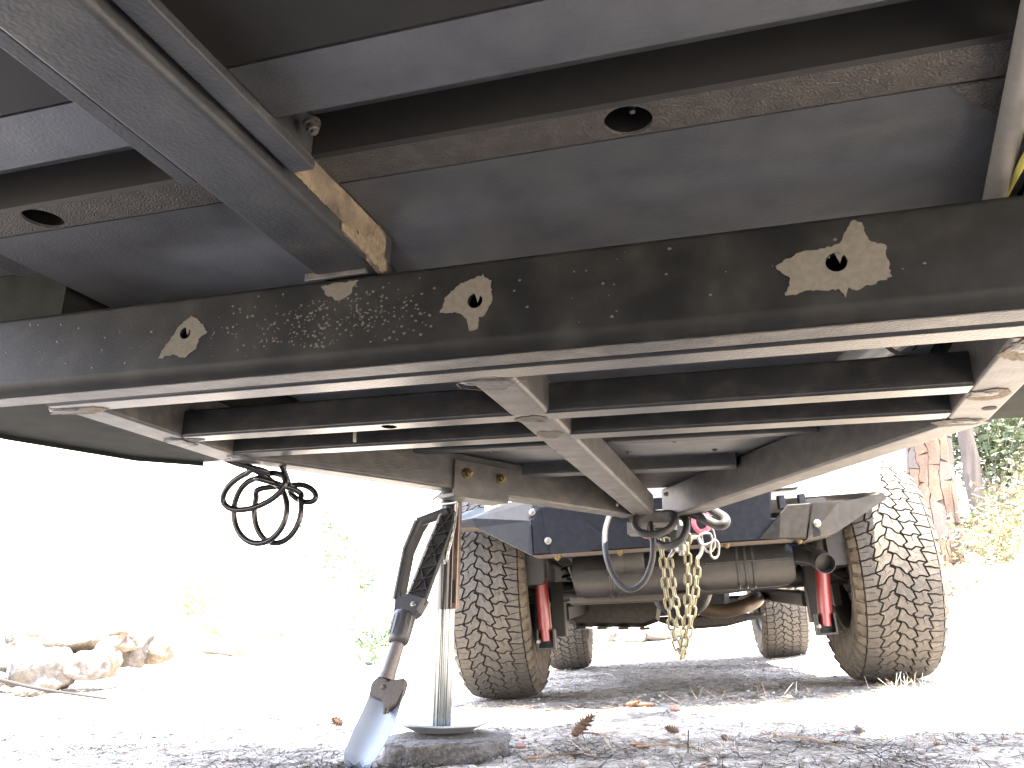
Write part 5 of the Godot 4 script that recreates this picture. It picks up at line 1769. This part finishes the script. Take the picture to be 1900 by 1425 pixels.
	var R := [
		["tall grey-green bush filling the gap right behind the slender pine", 7.6, -12.6, 2.2, 2.6, 3600, g1, .075, "brush on the bank"],
		["tall grey-green bush between slender pine and farthest thin trunk", 9.2, -13.8, 2.4, 3.0, 3600, g1, .075, "brush on the bank"],
		["tall bush at the outer end of the brush, before the farthest trunk", 10.6, -14.6, 2.6, 3.2, 3600, g1, .08, "brush on the bank"],
		["pale bush peeping out between car wing and thick pine", 5.2, -13.5, 2.0, 2.6, 2600, g4, .075, "brush on the bank"],
		["low yellow-green weeds at the foot of the thick pine", 6.0, -10.3, 1.1, .45, 1100, g4, .05, "weeds on the bank"],
		["low straw-coloured weeds below the slender pine", 7.0, -10.9, 1.4, .6, 1300, g4, .05, "weeds on the bank"],
		["straw-coloured weeds highest on the bank before the brush", 8.2, -12.0, 1.6, .7, 1300, g4, .05, "weeds on the bank"],
		["pale weeds low on the bank, nearest the car's outer tyre", 4.1, -8.2, 1.1, .30, 700, g4, .045, "weeds on the bank"],
		["pale weeds on the bank between the nearest weeds and the thick pine's foot", 5.6, -9.2, 1.3, .35, 900, g4, .045, "weeds on the bank"],
		["pale weeds farthest up the bank's edge, before the slender pine", 6.6, -9.6, 1.5, .40, 1000, g4, .045, "weeds on the bank"],
		["bright yellow-green leafy weed at the foot of the bleached trunk", -3.95, -10.6, .55, .75, 200, g2, .045, "weeds beyond the stones"],
		["second yellow-green weed, a step below the bleached trunk's weed", -3.5, -10.1, .5, .30, 90, g2, .04, "weeds beyond the stones"],
		["small yellow weed standing alone in the open dust", -2.75, -10.0, .35, .22, 60, g2, .04, "weeds beyond the stones"],
		["sparse green bush beyond the shovel's handle, nearest the jack", -2.3, -13.0, 1.0, 1.5, 240, g3, .06, "weeds beyond the stones"],
		["sparse green bush halfway between coiled hose and shovel", -3.1, -14.0, 1.4, 2.4, 420, g3, .065, "weeds beyond the stones"]]
	for i in R.size():
		var s: Array = R[i]
		make_shrub("bush" if s[4] > 1.0 else "weed", s[0], on_ground(s[1], s[2]), s[3], s[4], s[5], s[6], s[7], 100 + i * 7, s[8], 26 if s[5] > 1000 else 8)
	# rocks in shade beyond the front axle
	for i in 3:
		solo("bank_rock", ["bluish rock seen under the car beside the far tyre", "low bluish rock in the middle of the row seen under the car", "flat bluish rock nearest the chains, seen under the car"][i], "rock", stone_mesh(Vector3([.5, .6, .5][i], [.30, .22, .16][i], .4), 90 + i), M.rock, on_ground([.98, 1.30, 1.66][i], -9.4, .05), "rocks seen beneath the car")
	# leafy green bough behind the shovel handle
	make_shrub("bush", "flat dark green bush close behind the shovel's handle", on_ground(-1.32, -8.6), .70, .55, 260, [Color(.10, .17, .08), Color(.07, .12, .06)], .05, 301)

func make_litter() -> void:
	# pine needles, straw and grit over the ground in front of the lens
	var r := RandomNumberGenerator.new()
	r.seed = 88
	var mb := MB.new()
	mb.trin(Vector3(-.0006, 0, 0), Vector3(.0006, 0, 0), Vector3(.0004, .006, .04), Vector3.UP, Vector3.UP, Vector3.UP)
	mb.trin(Vector3(-.0006, 0, 0), Vector3(.0004, .006, .04), Vector3(-.0004, .006, .04), Vector3.UP, Vector3.UP, Vector3.UP)
	mb.trin(Vector3(-.0004, .006, .04), Vector3(.0004, .006, .04), Vector3(0, .002, .08), Vector3.UP, Vector3.UP, Vector3.UP)
	var cols := [Color(.40, .31, .21), Color(.48, .40, .29), Color(.30, .23, .16), Color(.58, .53, .46), Color(.21, .16, .115), Color(.44, .40, .35)]
	var n := 76000
	var mm := MultiMesh.new()
	mm.transform_format = MultiMesh.TRANSFORM_3D
	mm.use_colors = true
	mm.mesh = mb.mesh()
	mm.instance_count = n
	var clump := FastNoiseLite.new()
	clump.seed = 12
	clump.frequency = 1.6
	for i in n:
		var p := Vector2.ZERO
		for tries in 6:
			var d := 1.25 + pow(r.randf(), 1.7) * 4.6
			var a := r.randf_range(-.72, .78)
			p = Vector2(sin(a) * d, -cos(a) * d)
			if clump.get_noise_2d(p.x, p.y) + r.randf_range(-.35, .35) > -.05:
				break
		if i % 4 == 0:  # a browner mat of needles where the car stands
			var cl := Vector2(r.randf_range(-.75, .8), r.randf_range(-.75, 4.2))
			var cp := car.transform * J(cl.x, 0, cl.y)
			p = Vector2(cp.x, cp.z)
		var s := r.randf_range(.35, 1.0)
		var bs := Basis(Vector3.UP, r.randf() * TAU) * Basis(Vector3.RIGHT, r.randf_range(-.22, .12)) * Basis(Vector3(0, 0, 1), r.randf_range(-.5, .5))
		mm.set_instance_transform(i, Transform3D(bs.scaled(Vector3(s * 1.3, s, s)), Vector3(p.x, ground_y(p.x, p.y) + r.randf_range(.001, .008), p.y)))
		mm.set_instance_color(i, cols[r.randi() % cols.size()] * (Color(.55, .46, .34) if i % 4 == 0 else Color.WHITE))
	var mi := MultiMeshInstance3D.new()
	mi.name = "pine_needles"
	mi.multimesh = mm
	mi.material_override = M.needle
	mi.set_meta("kind", "stuff")
	mi.set_meta("label", "dry pine needles and straw strewn over the dust")
	add_child(mi)
	# grit and small stones
	var gm := MB.new()
	gm.lump(Vector3.ZERO, func(d: Vector3) -> Vector3: return d * Vector3(1, .6, .8) * (1.0 + .25 * sin(d.x * 5.0 + d.z * 3.0)), 7, 5)
	mm = MultiMesh.new()
	mm.transform_format = MultiMesh.TRANSFORM_3D
	mm.use_colors = true
	mm.mesh = gm.mesh()
	mm.instance_count = 9000
	var gc := [Color(.50, .46, .42), Color(.42, .37, .32), Color(.56, .53, .49), Color(.30, .25, .21), Color(.36, .28, .21)]
	for i in mm.instance_count:
		var d := 1.3 + pow(r.randf(), 1.5) * 6.0
		var a := r.randf_range(-.74, .80)
		var p := Vector2(sin(a) * d, -cos(a) * d)
		var s := .0018 + .007 * pow(r.randf(), 5.0) + d * .0005
		mm.set_instance_transform(i, Transform3D(Basis(Vector3.UP, r.randf() * TAU).scaled(Vector3.ONE * s), Vector3(p.x, ground_y(p.x, p.y) + s * .25, p.y)))
		mm.set_instance_color(i, gc[r.randi() % gc.size()])
	mi = MultiMeshInstance3D.new()
	mi.name = "gravel"
	mi.multimesh = mm
	mi.material_override = M.needle
	mi.set_meta("kind", "stuff")
	mi.set_meta("label", "grit and small stones scattered over the dust")
	add_child(mi)
	# dry straw tufts
	var tufts := MB.new()
	tufts.uc = true
	for q in [[.62, -3.02, 9], [.9, -3.02, 12], [1.1, -3.05, 9], [1.38, -3.04, 26], [.75, -3.0, 8], [1.42, -3.0, 20], [.55, -1.9, 8], [.2, -2.1, 14], [.9, -2.0, 14], [-.1, -2.5, 12], [.45, -1.72, 16], [.8, -1.75, 18], [.15, -1.78, 16]]:
		for k in q[2]:
			var b := on_ground(q[0] + r.randfn() * .05, q[1] + r.randfn() * .04, .004)
			var d := Vector3(r.randfn(), r.randf_range(.2, 1.3), r.randfn()).normalized() * r.randf_range(.025, .07)
			var sd := d.cross(Vector3(r.randfn(), r.randfn(), r.randfn())).normalized() * .0011
			tufts.col = cols[r.randi() % 4]
			tufts.quad(b - sd, b + sd, b + d + sd * .4, b + d - sd * .4)
	solo("dry_grass", "", "", tufts.mesh(), M.needle).set_meta("kind", "stuff")
	# pine cones, bark flakes, twigs that can be told apart
	var cone := MB.new()
	for k in 60:
		var y := k / 60.0
		var an := k * 2.4
		var rad := .013 * sin(PI * (.12 + .85 * y)) + .003
		var e := Vector3(cos(an), 0, sin(an))
		var s := e.cross(Vector3.UP)
		var b := Vector3(0, y * .07, 0)
		cone.tri(b + e * rad * .4 + s * .005, b + e * rad * .4 - s * .005, b + e * rad * 1.35 + Vector3(0, .006, 0))
		cone.tri(b + e * rad * .4 - s * .005, b + e * rad * .4 + s * .005 , b + e * rad * 1.3 + Vector3(0, .009, 0))
	cone.lathe(PackedVector2Array([Vector2(.0005, 0), Vector2(.009, .008), Vector2(.011, .03), Vector2(.007, .055), Vector2(.0005, .07)]), Vector3.ZERO, Vector3.UP, 12)
	var cmesh := cone.mesh()
	var C := [["dark pine cone standing askew right of the flat rock", .155, -2.09, .9, 1.0], ["short dark pine cone on the shaded dust below the hanging chains", .405, -2.06, 1.45, .55], ["rusty pine cone lying left of the shovel blade", -.52, -2.75, 1.2, .75], ["sunlit pine cone at the edge of the bright strip, below the chains", .39, -2.86, 1.3, .7], ["small dark pine cone on shaded dust right of the bare stalk", .47, -1.87, 1.5, .38]]
	for i in C.size():
		var c: Array = C[i]
		var o := solo("pine_cone", c[0], "pine cone", cmesh, M.cone, on_ground(c[1], c[2], .012), "pine cones on the ground")
		o.basis = Basis(Vector3.UP, i * 1.9 + .4) * Basis(Vector3(0, 0, 1), -c[3])
		o.scale = Vector3.ONE * c[4]
	var F := [["curled pinkish bark flake on the sunlit strip below the chains", .52, -2.66, .05, 1], ["rust-brown bark flake lying before the lens, below the chains", .285, -1.87, .032, 2], ["pale bark flake beside the sunlit pine cone", .44, -2.88, .05, 3], ["grey flat bark flake on the shaded dust before the right rear tyre", .80, -1.98, .045, 4], ["brown bark flake on the dust between flat rock and pine cone", .03, -1.98, .02, 5]]
	for f in F:
		mb = MB.new()
		var pl := PackedVector2Array()
		r.seed = f[4] * 17
		for k in 9:
			var b := TAU * k / 9
			pl.append(Vector2(cos(b) * f[3] * r.randf_range(.7, 1.1), sin(b) * f[3] * .4 * r.randf_range(.7, 1.1)))
		mb.prism(pl, Transform3D(Basis(Vector3.UP, f[4] * 1.1) * Basis(Vector3.RIGHT, -1.1), Vector3.ZERO), .006, .001)
		solo("bark_flake", f[0], "bark", mb.mesh(), M.bark_chip if f[4] != 4 else M.rock, on_ground(f[1], f[2], .012), "bark flakes on the ground")
	# bare stalk sticking out of the dust
	mb = MB.new()
	mb.rod(curve([Vector3(0, -.01, 0), Vector3(.001, .02, 0), Vector3(.003, .048, .002)], .01), .0011, 6)
	solo("stalk", "thin bare stalk standing up from the shaded dust", "stalk", mb.mesh(), M.stick, on_ground(.36, -1.75))
	for i in 4:
		var a: Vector2 = [Vector2(.2, -2.12), Vector2(.33, -1.83), Vector2(.1, -1.78), Vector2(.62, -1.8)][i]
		mb = MB.new()
		var an: float = [.5, .1, -.4, 1.2][i]
		var l: float = [.05, .06, .07, .09][i]
		mb.rod(curve([Vector3(-cos(an) * l, .004, -sin(an) * l), Vector3(0, .010, .004), Vector3(cos(an) * l, .005, sin(an) * l)], .02), .0022, 6)
		solo("dry_twig", ["thin twig by the dark pine cone standing askew", "thin twig next to the rust-brown bark flake", "thin twig nearest the lens, before the flat rock", "longest thin twig on the shaded dust, right of the bare stalk"][i], "twig", mb.mesh(), M.wood, on_ground(a.x, a.y, .004))
